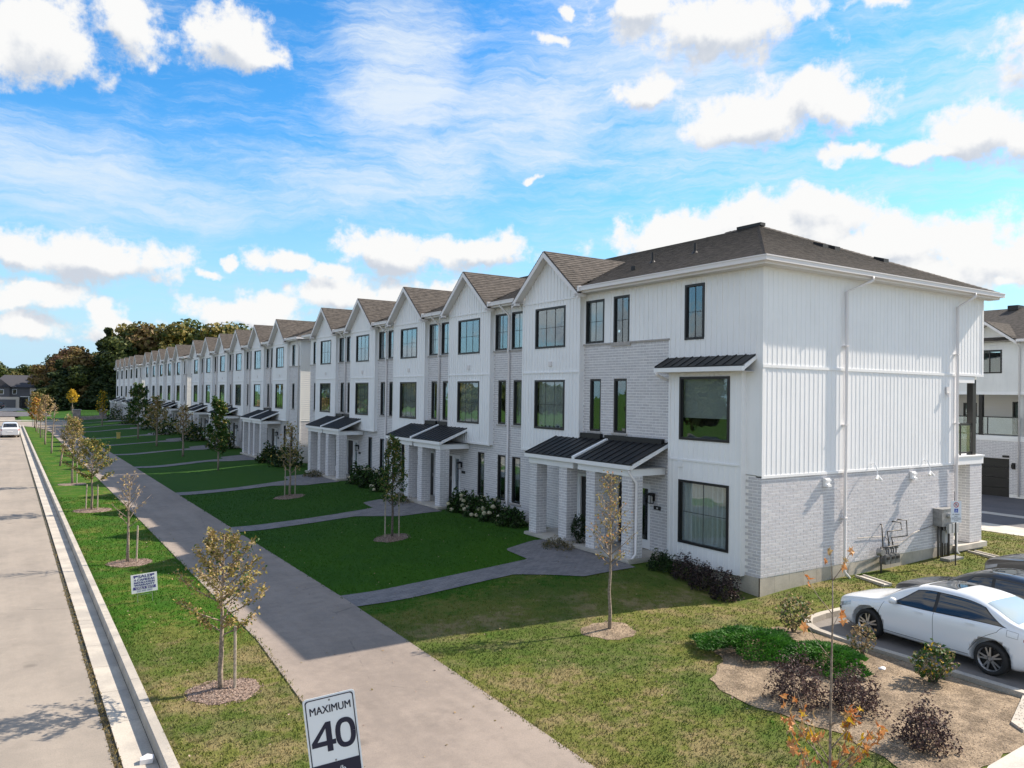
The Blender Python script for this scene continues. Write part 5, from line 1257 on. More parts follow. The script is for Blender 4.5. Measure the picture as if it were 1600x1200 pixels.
# mulch rings
V = []; F = []
for (x, y, r) in ring_list:
    mb = MB(); n = 40
    pts = [(x+r*(1+.12*math.sin(3*a)+.06*math.sin(7*a+x))*math.cos(a), y+r*(1+.10*math.cos(2*a)+.05*math.sin(9*a))*math.sin(a)) for a in [2*PI*k/n for k in range(n)]]
    for k in range(n):
        a, b = pts[k], pts[(k+1) % n]; mb.quad((x, y, float(gh(x, y))+.07), (a[0], a[1], float(gh(*a))+.008), (b[0], b[1], float(gh(*b))+.008))
    lawnring = y < 14 and x > 10
    mb.build('mulch_ring', 'bed_soil' if lawnring else 'mulch', kind='stuff', smooth=True); GRASS_EXCL.append((x, y, r*.98))
    if y < 40:
        m_ = 900 if not lawnring else 200; rr = r*1.08*np.sqrt(rng.uniform(0, 1, m_)); aa = rng.uniform(0, 2*PI, m_)
        P = np.stack([x+rr*np.cos(aa), y+rr*np.sin(aa), gh(x+rr*np.cos(aa), y+rr*np.sin(aa))+.02+.06*(1-rr/r)], 1)
        leaf_mesh('mulch_chips', P, ['mulch_chip', 'mulch'], None, .022, up=1.2, aspect=.35, weights=[.6, .4], kind='stuff')
# planting bed at the car park
bed = [(14.45, 11.95), (15.2, 11.75), (15.53, 11.2), (15.53, 5.87), (13.4, 5.78), (12.2, 5.73), (11.3, 5.6), (10.95, 6.3), (11.25, 7.4), (11.05, 8.5), (10.95, 9.4), (11.3, 10.3), (12.3, 10.9), (12.9, 11.7), (13.6, 12.1)]
def inside(x, y, poly):
    x = np.asarray(x); y = np.asarray(y); c = np.zeros(x.shape, bool); j = len(poly)-1
    for i in range(len(poly)):
        xi, yi = poly[i]; xj, yj = poly[j]
        with np.errstate(divide='ignore', invalid='ignore'): c ^= ((yi > y) != (yj > y)) & (x < (xj-xi)*(y-yi)/(yj-yi+1e-12)+xi)
        j = i
    return c
def bed_mesh():
    cx, cy = 13.4, 8.8; n = len(bed); rings = 14; V = []; F = []; fine = []
    for i in range(n):
        a, b = Vector(bed[i]), Vector(bed[(i+1) % n])
        for k in range(6): p = a.lerp(b, k/6); fine.append((p.x+.05*math.sin(p.y*7+p.x*5), p.y+.05*math.sin(p.x*8)))
    m = len(fine)
    for r in range(rings+1):
        t = r/rings
        for (x, y) in fine:
            X, Y = cx+(x-cx)*t, cy+(y-cy)*t; z = float(gh(X, Y))+.012+.05*(1-t**4)+.02*math.sin(X*3.1+Y*2)*math.sin(Y*4.3)*(1-t**6); V.append((X, Y, z))
    for r in range(rings):
        for k in range(m): F.append((r*m+k, r*m+(k+1) % m, (r+1)*m+(k+1) % m, (r+1)*m+k))
    np_mesh('planting_bed', V, F, 'bed_soil', kind='structure', smooth=True)
    n = 5200; P = np.stack([rng.uniform(10.9, 15.5, n), rng.uniform(5, 12.1, n)], 1); P = P[inside(P[:, 0], P[:, 1], bed)]
    P = np.concatenate([P, np.full((len(P), 1), .065)], 1); leaf_mesh('bark_chips', P, ['mulch_chip', 'bed_soil', 'mulch'], None, .014, up=1.5, aspect=.5, weights=[.3, .5, .2], kind='stuff')
bed_mesh()
mb = MB(); r_ = bpy.data.meshes.new('rock')
def rock(x, y, s, label, mt='litter_white'):
    q = MB(); n = 10
    for i in range(5):
        for k in range(n): a = 2*PI*k/n; f = math.sin(PI*(i+.5)/5); q.v.append((s*f*math.cos(a)*random.uniform(.8, 1.2), s*.7*f*math.sin(a)*random.uniform(.8, 1.2), s*.5*(1-math.cos(PI*(i+.5)/5))*.8))
    for i in range(4):
        for k in range(n): q.f.append((i*n+k, i*n+(k+1) % n, (i+1)*n+(k+1) % n, (i+1)*n+k)); q.m.append(0)
    q.f.append(tuple(range(n-1, -1, -1))); q.f.append(tuple(4*n+k for k in range(n))); q.m += [0, 0]
    o = q.build('rock', mt); o.location = (x, y, float(gh(x, y))+.03); prop(o, label, 'rock')
rock(14.6, 8.85, .09, 'small pale rock lying on the bare soil of the planting bed')
o_ = rock
q = MB().prism([(-.09, -.05, 0), (.08, -.07, .0), (.10, .03, .01), (.02, .09, .02), (-.08, .05, .0)], (0.01, 0, .07)).build('litter', 'litter_white'); q.location = (1.83, 12.55, -.135); prop(q, 'crumpled white litter lying in the gutter by the kerb', 'litter')

def shrub(name, x, y, rx, ry, h, label, mats, weights, n, size, cat='shrub', group=None, shape='dome', stem='bark', z0=None, aspect=.6, up=.2, extra=None, nst=9):
    z = float(gh(x, y)) if z0 is None else z0; t = empty(name, (x, y, z), label, cat, group)
    u = rng.normal(size=(n, 3)); u /= np.linalg.norm(u, axis=1, keepdims=True); u[:, 2] = np.abs(u[:, 2]) if shape == 'dome' else u[:, 2]
    r = rng.uniform(.25, 1, (n, 1))**.4*(1+.16*np.sin(u[:, :1]*7+x)+.14*np.cos(u[:, 1:2]*8+u[:, 2:3]*6)); P = u*r*np.array([rx, ry, h if shape == 'dome' else h/2])
    if shape != 'dome': P[:, 2] += h*.62; 
    P[:, 2] = np.maximum(P[:, 2], .02)
    leaf_mesh('foliage', P, list(mats), t, size, up=up, weights=weights, aspect=aspect)
    s = MB()
    for i in range(nst):
        a = 2*PI*i/nst; p = u[i]*np.array([rx*.7, ry*.7, h*.8]); s.tube([(0.02*math.cos(a), .02*math.sin(a), -.05), (p[0]*.5, p[1]*.5, abs(p[2])*.55+.05), (p[0], p[1], abs(p[2])+.1)], [.012, .008, .004], 5)
    s.build('stem', stem, t)
    if extra is not None:
        mt, k, sz = extra; q = rng.integers(0, n, k); 
        for j in q:
            p = P[j]*1.05; bb = MB(); m_ = 8
            for a in range(4):
                for b in range(m_): th = PI*(a+.5)/4; ph = 2*PI*b/m_; bb.v.append((p[0]+sz*math.sin(th)*math.cos(ph)*random.uniform(.8, 1.15), p[1]+sz*math.sin(th)*math.sin(ph)*random.uniform(.8, 1.15), max(p[2], .12)+sz*.8*math.cos(th)))
            for a in range(3):
                for b in range(m_): bb.f.append((a*m_+b, (a+1)*m_+b, (a+1)*m_+(b+1) % m_, a*m_+(b+1) % m_)); bb.m.append(0)
            bb.f.append(tuple(range(m_))); bb.f.append(tuple(3*m_+b for b in range(m_-1, -1, -1))); bb.m += [0, 0]
            bb.build('flower_head', mt, t)
    return t
shrub('rose_bush', 15.12, 11.30, .40, .40, .78, 'rose bush with dried tops at the rounded corner of the car park kerb', ('leaf_rose', 'leaf_tan', 'leaf_green'), (.5, .2, .3), 520, .042, group='rose bushes in the planting bed', shape='ball')
shrub('rose_bush', 15.02, 9.55, .28, .28, .62, 'small thin rose bush by the kerb beside the front wheel of the white sedan', ('leaf_rose', 'leaf_tan'), (.6, .4), 300, .036, group='rose bushes in the planting bed', shape='ball')
shrub('rose_bush', 14.82, 7.95, .38, .38, .70, 'leafy green rose bush on bare soil below the rear door of the white sedan', ('leaf_rose', 'leaf_green', 'leaf_gold'), (.4, .55, .05), 560, .044, group='rose bushes in the planting bed', shape='ball')
PUR = (('leaf_purple', 'leaf_darkhedge'), (.75, .25))
shrub('barberry_bush', 11.80, 8.75, .50, .50, .85, 'purple barberry bush, left one of the two behind the maple sapling', *PUR, 2600, .024, group='purple barberry bushes in the bed')
shrub('barberry_bush', 12.25, 7.95, .52, .50, .72, 'purple barberry bush, right one of the two behind the maple sapling', *PUR, 2600, .024, group='purple barberry bushes in the bed')
shrub('barberry_bush', 11.95, 6.55, .42, .42, .70, 'purple barberry bush standing alone at the bottom of the bed', *PUR, 2200, .024, group='purple barberry bushes in the bed')
def juniper(x, y, rx, ry, label, n):
    t = empty('juniper', (x, y, .03), label, 'juniper', 'spreading junipers in the bed'); P = []
    a = rng.uniform(0, 2*PI, n); r = np.sqrt(rng.uniform(0, 1, n))*(1+.22*np.sin(3*a+x)+.12*np.sin(7*a)); z = .10+.24*(1-r**2).clip(0)*rng.uniform(.5, 1.15, n)
    P = np.stack([r*rx*np.cos(a), r*ry*np.sin(a), z], 1)
    D = np.stack([np.cos(a)+rng.normal(0, .5, n), np.sin(a)+rng.normal(0, .5, n), rng.uniform(.15, .9, n)], 1); D /= np.linalg.norm(D, axis=1, keepdims=True); S_ = np.cross(D, rng.normal(size=(n, 3))); S_ /= np.linalg.norm(S_, axis=1, keepdims=True)
    ln = rng.uniform(.05, .12, (n, 1)); w = .016
    V = np.stack([P-S_*w, P+D*ln*.5-S_*w*.4, P+D*ln, P+D*ln*.5+S_*w*1.2], 1).reshape(-1, 3)
    np_mesh('foliage', V, np.arange(4*n).reshape(n, 4), 'leaf_juniper', t)
    s = MB()
    for i in range(9): b = 2*PI*i/9; s.tube([(0, 0, -.02), (rx*.45*math.cos(b), ry*.45*math.sin(b), .12), (rx*.85*math.cos(b), ry*.85*math.sin(b), .12)], [.02, .012, .005], 5)
    s.build('branch', 'bark', t)
juniper(13.35, 11.05, 1.05, .95, 'bright green spreading juniper, the left and larger half of the low mass', 9500); juniper(13.85, 9.65, .85, .85, 'bright green spreading juniper, the right end of the low mass near the rock', 7500)
# along the house fronts
DH = (('leaf_darkhedge', 'leaf_purple'), (.7, .3))
shrub('hedge_shrub', 16.05, 14.15, .42, .40, .72, 'dark purple clipped shrub at the house corner, end of the short hedge', *DH, 1700, .028, group='dark hedge shrubs under the end house bay')
shrub('hedge_shrub', 16.10, 14.95, .42, .45, .70, 'dark purple clipped shrub in the middle of the short hedge under the bay', *DH, 1700, .028, group='dark hedge shrubs under the end house bay')
shrub('hedge_shrub', 16.15, 15.70, .40, .42, .68, 'dark purple clipped shrub at the porch end of the short hedge', *DH, 1500, .028, group='dark hedge shrubs under the end house bay')
shrub('boxwood_shrub', 16.05, 16.55, .45, .42, .50, 'low round dark green shrub beside the end house porch', ('leaf_darkgreen', 'leaf_green'), (.8, .2), 1400, .03)
shrub('evergreen_shrub', 15.75, 20.0, .28, .30, .95, 'upright dark evergreen shrub between the two nearest porches', ('leaf_darkgreen',), None, 900, .035, shape='ball')
shrub('grass_clump', 15.0, 20.2, .45, .70, .32, 'straw-coloured grassy clump in front of the nearest porch pair', ('leaf_straw', 'leaf_darkgreen'), (.6, .4), 900, .05, aspect=.15, up=0, cat='plant', group='straw grass clumps by the porches')
HY = (('leaf_darkgreen', 'leaf_green'), (.6, .4))
hyd = ['hydrangea with pale flower heads at the end nearest the porch of the first gable house', 'hydrangea with pale flower heads, next in the row under the first ground-floor windows', 'hydrangea with pale flower heads in the middle of the row by the downspout', 'hydrangea with pale flower heads at the far end of the first row', ]
for i, yy in enumerate((24.6, 25.9, 27.2, 28.5)): shrub('hydrangea_bush', 16.05, yy, .55, .68, .85 if i else .65, hyd[i], *HY, 1300, .06, group='hydrangeas by the first ground-floor windows', extra=('bloom', 16 if i else 3, .10))
for i, yy in enumerate((36.4, 38.0, 39.6)): shrub('hydrangea_bush', 16.0, yy, .6, .75, 1.0, ['leafy hydrangea nearest the second porch pair in the second row', 'leafy hydrangea in the middle of the second row', 'leafy hydrangea at the far end of the second row'][i], *HY, 1100, .07, group='hydrangeas of the second row', extra=('bloom', 10, .10))
shrub('grass_clump', 15.0, 32.1, .45, .75, .38, 'straw-coloured grassy clump in front of the second porch pair', ('leaf_straw', 'leaf_darkgreen'), (.6, .4), 700, .06, aspect=.15, up=0, cat='plant', group='straw grass clumps by the porches')
shrub('grass_clump', 15.0, 44.0, .5, .75, .42, 'straw-coloured grassy clump in front of the third porch pair', ('leaf_straw', 'leaf_darkgreen'), (.5, .5), 500, .07, aspect=.2, up=0, cat='plant', group='straw grass clumps by the porches')
FB = 'shrubs in front of the farther blocks'
for i, (x, yy, rx, h, lab) in enumerate(((15.6, 51.0, 1.0, 1.3, 'wide dark shrub beside the first gap between blocks'), (15.3, 54.0, .8, 1.2, 'dark shrub left of the first gap between blocks'), (15.4, 68.6, 1.1, 1.9, 'tall dark green shrub between porches of the second block'), (15.4, 80.5, 1.1, 1.8, 'rounded dark shrub farther along the second block'), (15.2, 93, 1.4, 2.0, 'bulky shrub near the end of the second block'), (15.2, 104, 1.4, 2.2, 'bulky shrub in front of the third block'), (15.2, 122, 1.5, 2.4, 'dark shrub at the gap before the last block'), (15.0, 140, 1.6, 2.4, 'dark shrub in front of the last block'))):
    shrub('foundation_shrub', x, yy, rx, rx*1.2, h, lab, ('leaf_darkgreen', 'leaf_green', 'leaf_olive'), (.6, .3, .1), 900, .10+.02*(yy > 80), group=FB)

# ------------------------------------------------------------------ woodland, far houses
def wood_tree_mesh(name, mats, weights, R_, H_, n, size, conic=False, seed=0, bare=False):
    rs = np.random.default_rng(seed); cl = []
    nc = 16
    for i in range(nc):
        if conic: f = i/nc; rr = R_*(1-f)*.9; c = [rs.normal()*rr*.5, rs.normal()*rr*.5, H_*(.15+.85*f), max(rr*.7, .6)]
        else:
            th = rs.uniform(0, 2*PI); f = rs.uniform(.25, 1); rr = R_*.62*math.sin(PI*min(.95, f*.9))**.6*rs.uniform(.3, 1.1); c = [rr*math.cos(th), rr*math.sin(th), H_*(.22+.62*f), R_*rs.uniform(.28, .48)]
        cl.append(c)
    cl = np.array(cl); k = rs.integers(0, nc, n); u = rs.normal(size=(n, 3)); u /= np.linalg.norm(u, axis=1, keepdims=True)
    P = cl[k, :3]+u*cl[k, 3:4]*(rs.uniform(0, 1, (n, 1))**.45)*np.array([1, 1, .8]); P[:, 2] = np.maximum(P[:, 2], .6)
    N = u+rs.normal(size=(n, 3))*.5; V, F = quads_from_points(P, N, size, .75, rs)
    mi = rs.choice(len(mats), n, p=weights)
    return V, F, mi
WP = {}
def wproto(key, *a, **k): WP[key] = wood_tree_mesh(key, *a, **k)
wm = {'rust': (['wood_rust', 'wood_olive'], (.8, .2)), 'red': (['wood_red', 'wood_rust'], (.7, .3)), 'green': (['wood_green', 'wood_dark'], (.7, .3)), 'olive': (['wood_olive', 'wood_green'], (.7, .3)), 'fir': (['wood_dark', 'wood_green'], (.8, .2))}
for i, key in enumerate(wm): wproto(key, *wm[key], 5.2, 15, 5200, .30, conic=(key == 'fir'), seed=40+i)
wmesh = {}
def wood_tree(key, x, y, h, label, r=1.0, rz=None):
    e = empty('woodland_tree', (x, y, -.2), label, 'tree', 'trees at the edge of the wood', rz=rz if rz is not None else random.uniform(0, 6)); s = h/15; e.scale = (s*r, s*r, s)
    if key not in wmesh:
        V, F, mi = WP[key]; c = np_mesh('crown', V, F, wm[key][0], e, mi)
        t = MB().tube([(0, 0, -.3), (.1, 0, 5), (0, .2, 12)], [.35, .25, .06], 8)
        for k in range(7): a = k*.9; t.tube([(0, 0, 3+k*1.1), (2.2*math.cos(a), 2.2*math.sin(a), 6+k*1.1)], [.12, .04], 5)
        tt = t.build('trunk', 'bark', e); wmesh[key] = (c, tt)
    else:
        for o in wmesh[key]: c = o.copy(); COL.objects.link(c); c.parent = e
edge = [('rust', 8.5, 226, 14, 'reddish brown tree at the left edge of the wood', 1.1), ('red', 13, 231, 17.5, 'tall russet tree second from the left edge of the wood', 1.15), ('rust', 17, 222, 18.0, 'broad rust-brown tree above the yellow sapling', 1.2), ('fir', 21.5, 220, 21.5, 'tall dark evergreen rising behind the rust-brown tree', 1.1),
        ('green', 24.5, 214, 22, 'dark green tree just left of the last roofs', 1.15), ('olive', 28.5, 218, 24, 'olive and rust tree behind the farthest block', 1.1), ('rust', 32, 212, 24.5, 'brown autumn tree behind the fourth block', 1.15), ('olive', 35.5, 206, 23.5, 'olive tree over the roofs of the third block', 1.1),
        ('green', 40, 210, 25, 'rounded green tree above the third block', 1.15), ('olive', 44, 202, 24, 'yellowish green tree above the second block roofs', 1.1), ('green', 49, 206, 24.5, 'dark green crown at the right of the wood', 1.15), ('olive', 54, 200, 22.5, 'last olive crown of the wood, touching the second block roofs', 1.1)]
for k in edge: wood_tree(k[0], k[1], k[2], k[3], k[4], k[5])
def woodland(name, spots, bushes=()):
    Vs = []; Fs = []; Ms = []; off = 0; mats = ['wood_rust', 'wood_olive', 'wood_red', 'wood_green', 'wood_dark']
    for (key, x, y, h, r) in spots:
        V, F, mi = WP[key]; a = random.uniform(0, 6); s = h/15; c_, s_ = math.cos(a), math.sin(a)
        X = (V[:, 0]*c_-V[:, 1]*s_)*s*r+x; Y = (V[:, 0]*s_+V[:, 1]*c_)*s*r+y; Vs.append(np.stack([X, Y, V[:, 2]*s], 1)); Fs.append(F+off); off += len(V)
        Ms.append(np.array([mats.index(m) for m in wm[key][0]])[mi])
    np_mesh(name, np.concatenate(Vs), np.concatenate(Fs), mats, None, np.concatenate(Ms), kind='stuff')
spots = []
for i in range(62):
    f = random.random(); x = 8+f*56+random.uniform(-2, 2); y = 232-f*20+random.uniform(2, 26); h = 14.8+min(f*1.6, 1)*6.8+random.uniform(-1.5, 1.0)-(4 if f < .08 else 0)
    spots.append((random.choices(list(wm), (.26, .02, .32, .32, .08))[0], x, y, h, random.uniform(.9, 1.2)))
for i in range(34):       # undergrowth along the edge
    f = i/33; x = 7+f*56; y = 214-f*20+random.uniform(-2, 4); spots.append((random.choice(('green', 'fir', 'fir', 'rust')), x, y, random.uniform(6.5, 13), 1.5))
woodland('woodland', spots)
sp = [(random.choice(('green', 'olive', 'rust')), random.uniform(-180, 14), random.uniform(345, 420), random.uniform(11, 17), 1.6) for _ in range(44)]
sp += [(random.choice(('green', 'green', 'olive')), random.uniform(-40, -32), random.uniform(-10, 190), random.uniform(5, 10), 1.6) for _ in range(44)]  # unseen row across the street, added for the windows to reflect
woodland('distant_and_reflected_trees', sp)
def far_house(x, y, mirror, label):
    e = empty('suburban_house', (x, y, 0), label, 'house', 'dark-roofed houses beyond the cross street'); w = 13.0; m = -1 if mirror else 1
    b = MB(); b.box(-w/2, w/2, 0, 9, -.5, 5.6, 0); b.box(-w/2-.02, 0, -1.2, 0, -.5, 2.9, 1); b.box(-w/2+.2, -2.2, -1.0, 0.02, 2.9, 5.6, 0); b.box(2.4, w/2-.1, -.5, .01, -.5, 5.5, 1)
    b.build('wall', ['house_dark_brick', 'house_cream'], e)
    r = MB(); r.prism([(-w/2-.5, -.6, 5.5), (-w/2-.5, 9.6, 5.5), (-w/2+1.5, 4.5, 8.9)], (.01, 0, 0))
    A, B, C, D = (-w/2-.5, -.7, 5.5), (w/2+.5, -.7, 5.5), (w/2+.5, 9.6, 5.5), (-w/2-.5, 9.6, 5.5); E1, E2 = (-w/2+3, 4.4, 8.8), (w/2-3, 4.4, 8.8)
    r.quad(A, B, E2, E1).quad(B, C, E2).quad(C, D, E1, E2).quad(D, A, E1).quad(A, D, C, B)
    r.prism([(-w/2-.1, -1.4, 5.5), (-1.9, -1.4, 5.5), (-w/2/2-1.0, -1.4, 7.6)], (0, 5, 0)); r.prism([(2.1, -.9, 5.4), (w/2+.2, -.9, 5.4), (w/2/2+1.15, -.9, 7.0)], (0, 4, 0))
    r.build('roof', 'roof_dark', e)
    MB().box(-w/2+.6, -.8, -1.26, -1.2, -.1, 2.2).build('garage_door', 'house_dark_brick', e)
    for (a, c, z0, z1, yy) in ((-4.9, -3.5, 3.6, 4.9, -1.05), (-1.6, -.6, 3.6, 5.0, -.05), (3.2, 4.2, 3.7, 4.9, -.55), (4.7, 5.6, 3.7, 4.9, -.55), (3.0, 5.4, .6, 2.2, -.55)):
        q = MB().box(a, c, yy, yy+.06, z0, z1).build('window', 'white_paint', e); MB().box(a+.12, c-.12, yy-.02, yy, z0+.12, z1-.12).build('pane', 'car_glass', q)
    MB().box(.6, 1.6, -.06, .0, .0, 2.2).build('door', 'door_black', e); MB().box(2.0, 2.3, -1.3, -1.0, -.3, 2.9).box(.2, 2.4, -1.4, 0, 2.9, 3.1).build('porch_post', 'white_paint', e)
far_house(3.0, 247, False, 'dark brick and cream two-storey house at the far left beyond the street'); 
sheet('far_road', [(-60, 176), (7.5, 172), (7.5, 204), (-60, 214)], 'dark_asphalt', .03)
sheet('far_pavement', [(-40, 150.5), (30, 148.5), (30, 150.5), (-40, 153.5)], 'concrete', .03)
sheet('far_driveway', [(-6, 214), (4, 214), (3, 246), (-4, 246)], 'concrete', .02)
e = car(SUV, 'parked_car', 'paint_black', (-2.4, 232, .03), RAD(80), 'dark car parked on the driveway of the far house', detail=False)
def wall_gate():
    e = empty('entrance_wall', (11.9, 148.2, 0), 'low stone entrance wall with two pillars and dark railing at the end of the lawns', 'wall')
    for x in (-1.95, 1.95):
        p = MB().box(x-.55, x+.55, -.4, .4, -.1, 1.75); p.build('pillar', 'stone_pillar', e); MB().box(x-.65, x+.65, -.5, .5, 1.75, 1.9).build('cap_stone', 'sill_stone', e)
    MB().box(-1.4, 1.4, -.2, .2, -.1, .75).build('low_wall', 'stone_pillar', e)
    r = MB().box(-1.4, 1.4, -.03, .03, 1.45, 1.52).box(-1.4, 1.4, -.03, .03, .85, .9)
    for k in range(15): x = -1.35+k*.193; r.box(x-.015, x+.015, -.015, .015, .75, 1.5)
    r.build('railing', 'black_metal', e)
wall_gate()
q = MB().box(-.16, .16, -.14, .14, -.05, .62).box(-.19, .19, -.17, .17, .62, .72).build('utility_pedestal', 'yellow_plastic'); q.location = (10.1, 92.0, .05); prop(q, 'small yellow utility pedestal standing on a lawn down the row', 'utility box')
def stop_sign():
    e = empty('street_sign', (3.2, 127.4, 0), 'small sign on a thin post at the far crossing', 'road sign'); MB().tube([(0, 0, -.2), (0, 0, 2.7)], .04, 6).build('post', 'steel_grey', e)
    MB().prism([(.38*math.cos(RAD(22.5+45*k)), -.03, 2.55+.38*math.sin(RAD(22.5+45*k))) for k in range(8)], (0, .03, 0)).build('sign_face', 'white_paint', e)
stop_sign()
e = empty('rail_fence', (4.6, 108, 0), 'low pale rail fence along the path near the far crossing', 'fence')
for k in range(4): MB().box(-1.3+.86*k-.04, -1.3+.86*k+.04, -.04, .04, -.1, 1.0).build('post', 'wood_stake', e)
for z in (.45, .85): MB().box(-1.3, 1.3, -.02, .02, z, z+.08).build('rail', 'wood_stake', e)

# ------------------------------------------------------------------ the houses across the rear driveway (their garage side faces us)
def rear_house(yc, label, src=None):
    X = 48.0; t = empty('townhouse', (X, yc, 0), label, 'townhouse', 'townhouses across the rear driveway'); A, B = -1.40, 4.58
    def wl(nm, rects, mt, x=0.0, d=.2):
        b = MB()
        for r in rects: b.box(x, x+d, *r)
        return b.build(nm, mt, t)
    ops = [(-.85, 1.75, -.2, 2.15)]
    wl('garage_wall', wall_rects(A, B, -.2, 3.15, ops), 'mortar', -1.0, .2)
    bk = MB(); put_bricks(bk, 'x-', -1.0, lay(A, B, 0.2, 3.12, ops)); bk.build('brick', BRM, t, kind='stuff')
    gd = MB()
    for k in range(4): gd.box(-.93, -.88, -.84, 1.74, -.05+k*.565, .51+k*.565-.012)
    gd.build('garage_door', 'black_metal', t)
    MB().box(-1.03, 1.2, A, B, 3.15, 3.42).build('balcony_deck', 'trim_white', t)
    rl = MB().box(-.98, -.93, A+.1, B-.3, 4.44, 4.50).box(-.98, -.93, A+.1, B-.3, 3.46, 3.50)
    for y in (A+.1, .3, 2.0, B-.34): rl.box(-.98, -.93, y, y+.04, 3.46, 4.46)
    rl = rl.build('balcony_rail', 'black_metal', t); MB().box(-.96, -.95, A+.15, B-.34, 3.5, 4.44).build('pane', 'glass', rl)
    for y in (.60, B-.4): MB().box(-1.0, -.78, y, y+.2, 3.42, 5.85).build('balcony_post', 'black_metal', t)
    ops2 = [(-1.22, -.02, 3.45, 5.35), (1.95, 2.75, 4.0, 5.25)]
    wl('balcony_wall', wall_rects(A, B, 3.4, 5.9, ops2), 'house_cream', 1.2, .15)
    lp = MB(); z = 3.45
    while z < 5.8: 
        for r in wall_rects(A, B, z, z+.145, ops2): lp.prism([(1.175, r[0], r[2]), (1.2, r[0], r[2]), (1.2, r[0], r[3]), (1.192, r[0], r[3])], (0, r[1]-r[0], 0))
        z += .15
    lp.build('lap_siding', 'soffit', t)
    window(t, 1.2, *ops2[0], proud=.02, slider=True, back='blind'); window(t, 1.2, *ops2[1], proud=.02)
    ops3 = [(-.45, 1.0, 6.95, 8.28)]
    b = MB()
    for r in wall_rects(A, B, 5.75, 8.75, ops3): b.box(-1.0, -.8, *r)
    b.prism([(-1.0, -1.25, 8.7), (-1.0, 1.75, 8.7), (-1.0, .25, 9.75)], (.2, 0, 0)); b.box(-.8, 1.3, A, B, 5.75, 5.9); b.box(-.8, 9, A, A+.1, -.2, 8.7); b.box(-.8, 9, B-.1, B, -.2, 8.7)
    b.box(8.9, 9, A, B, -.2, 8.7)
    lpz = 5.95
    while lpz < 8.6:
        for r in wall_rects(A, B, lpz, lpz+.18, ops3): b.prism([(-1.022, r[0], r[2]), (-1.0, r[0], r[2]), (-1.0, r[0], r[3]), (-1.006, r[0], r[3])], (0, r[1]-r[0], 0))
        lpz += .185
    b.build('upper_wall', 'lap_white', t)
    MB().box(-1.04, -1.0, A, B, 5.74, 5.92).build('trim', 'trim_white', t)
    window(t, -1.0, *ops3[0], proud=.03, slider=True)
    r = MB(); shingles(r, [(-1.45, A, 8.75), (-1.45, B, 8.75), (4.4, B, 11.1), (4.4, A, 11.1)]); r.quad((9.5, B, 8.8), (9.5, A, 8.8), (4.4, A, 11.15), (4.4, B, 11.15))
    for sg in (-1, 1): shingles(r, [(-1.5, .25, 9.88), (-1.5, .25+sg*1.6, 8.72), (-1.35, .25+sg*1.6, 8.84), (1.5, .25, 9.88)])
    rr = r.build('roof', 'shingle', t)
    f = MB()
    for sg in (-1, 1): f.prism([(-1.53, .25, 9.72), (-1.53, .25, 9.88), (-1.53, .25+sg*1.64, 8.69), (-1.53, .25+sg*1.64, 8.53)], (.04, 0, 0)); f.prism([(-1.49, .25, 9.78), (-1.49, .25, 9.85), (-1.49, .25+sg*1.6, 8.68), (-1.49, .25+sg*1.6, 8.61)], (.49, 0, 0))
    f.build('rake_board', 'gutter_white', rr)
    MB().box(-1.58, -1.45, 1.9, B, 8.66, 8.80).build('gutter', 'gutter_white', t)
    downspout(t, [(-1.5, A+.03, 8.66), (-1.08, A+.03, 8.3), (-1.08, A+.03, .1)])
    MB().box(-1.06, -1.01, -1.17, -.99, 1.6, 1.95).box(-1.20, -1.06, -1.14, -1.02, 1.68, 1.86).build('wall_lantern', 'black_metal', t); MB().box(-1.04, -1.01, -.85, -.5, 2.22, 2.34).build('number_plate', 'black_metal', t)
    MB().box(3.9, 4.7, .9, 1.5, 11.0, 11.3).build('roof_vent', 'black_metal', rr)
    return t
rear_house(21.95, 'white townhouse with balcony and black garage door seen past the end house')
rear_house(15.97, 'white townhouse at the right edge beyond the downspout across the rear driveway'); rear_house(27.93, 'white townhouse across the rear driveway, mostly behind the end house')

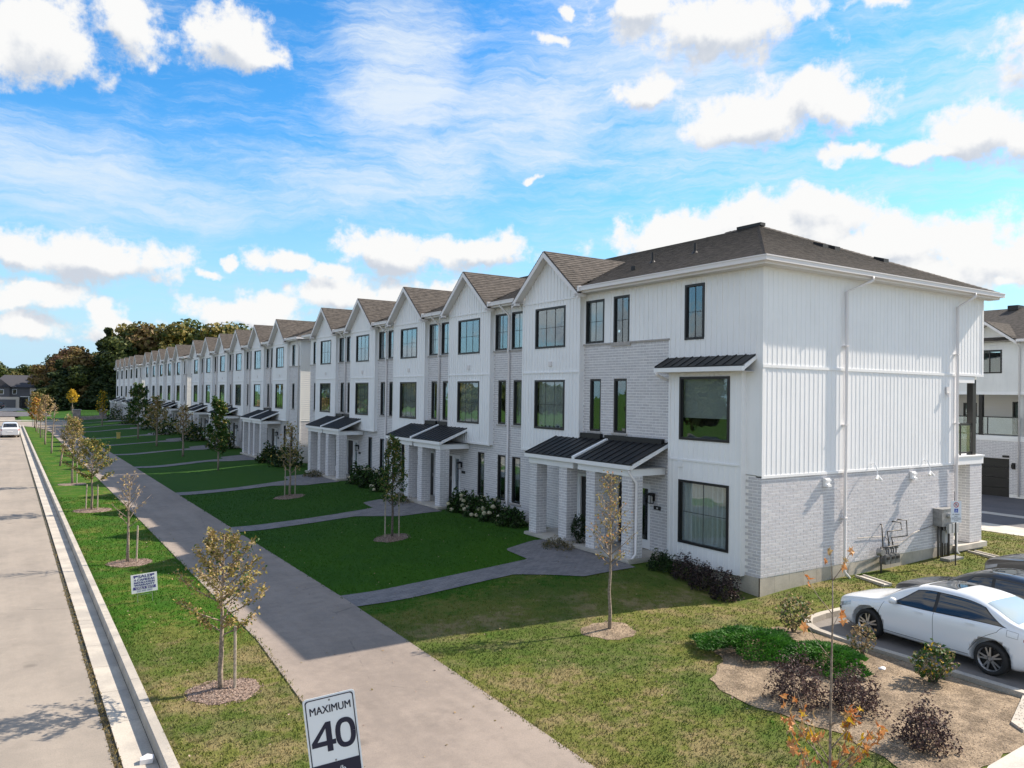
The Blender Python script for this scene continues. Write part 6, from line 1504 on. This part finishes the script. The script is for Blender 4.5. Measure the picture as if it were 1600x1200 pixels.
# ------------------------------------------------------------------ grass blades where they can be told apart
def grass():
    n = 330000; dmax = 44
    # sample denser near the camera
    X = []; Y = []
    r = 8+(dmax-8)*rng.uniform(0, 1, n)**1.25; a = YAW+rng.uniform(-.66, .66, n); x = r*np.sin(a); y = r*np.cos(a)
    wob = .035*np.sin(y*9)+.03*np.sin(y*23+1)+rng.normal(0, .008, n)
    ok = ((x > 2.17+wob*.6) & (x < 4.36+.33*sst(12, 17, y)+wob) & (y < 120)) | ((x > 7.12+.30*sst(7, 19, y)+wob) & (x < 34))
    ok &= ~((x > 15.4) & (y < 11.98)) & ~((x > 15.35) & (y > 13.65) & (x < 29)) & ~((x > 9.5) & (y < 5.8))
    ok &= ~inside(x, y, bed)
    for (cx, cy, rr) in GRASS_EXCL: ok &= (x-cx)**2+(y-cy)**2 > rr*rr
    for i in range(4):
        c = 18.97+11.93*i; ok &= ~((x > 7.4) & (x < 15.44) & (y > c-.60-1.0*np.clip((x-12.1)/1.4, 0, 1)-.45*sst(12.0, 13.7, x)) & (y < c+.58+1.5*np.clip((x-13.42)/.12, 0, 1)+.45*np.clip((x-13.6)/1.4, 0, 1)))
    x, y = x[ok], y[ok]; n = len(x); z = gh(x, y)+np.where((x > 4.3) & (x < 7.5), .018, 0)
    th = rng.uniform(0, PI, n); d = np.hypot(x, y); w = .006+.00032*d; h = rng.uniform(.02, .055, n)*np.where(x < 5, 1.0, .95)
    lx = rng.normal(0, .020, n); ly = rng.normal(0, .020, n); c, s = np.cos(th)*w, np.sin(th)*w
    V = np.stack([np.stack([x-c, y-s, z-.004], 1), np.stack([x+c, y+s, z-.004], 1), np.stack([x+lx, y+ly, z+h], 1)], 1).reshape(-1, 3)
    np_mesh('grass', V, np.arange(3*n).reshape(n, 3), 'grass_blade', kind='stuff')
grass()
# fallen leaves
n = 420; x = np.concatenate([rng.uniform(2.3, 4.6, 140), rng.uniform(4.7, 7.4, 90), rng.uniform(7.5, 14.5, 190)]); y = rng.uniform(8.5, 34, n)
leaf_mesh('fallen_leaves', np.stack([x, y, gh(x, y)+np.where((x > 4.6) & (x < 7.4), .03, .045)], 1), ['leaf_tan', 'leaf_straw', 'mulch_chip'], None, .026, up=2.5, weights=[.4, .3, .3], kind='stuff')
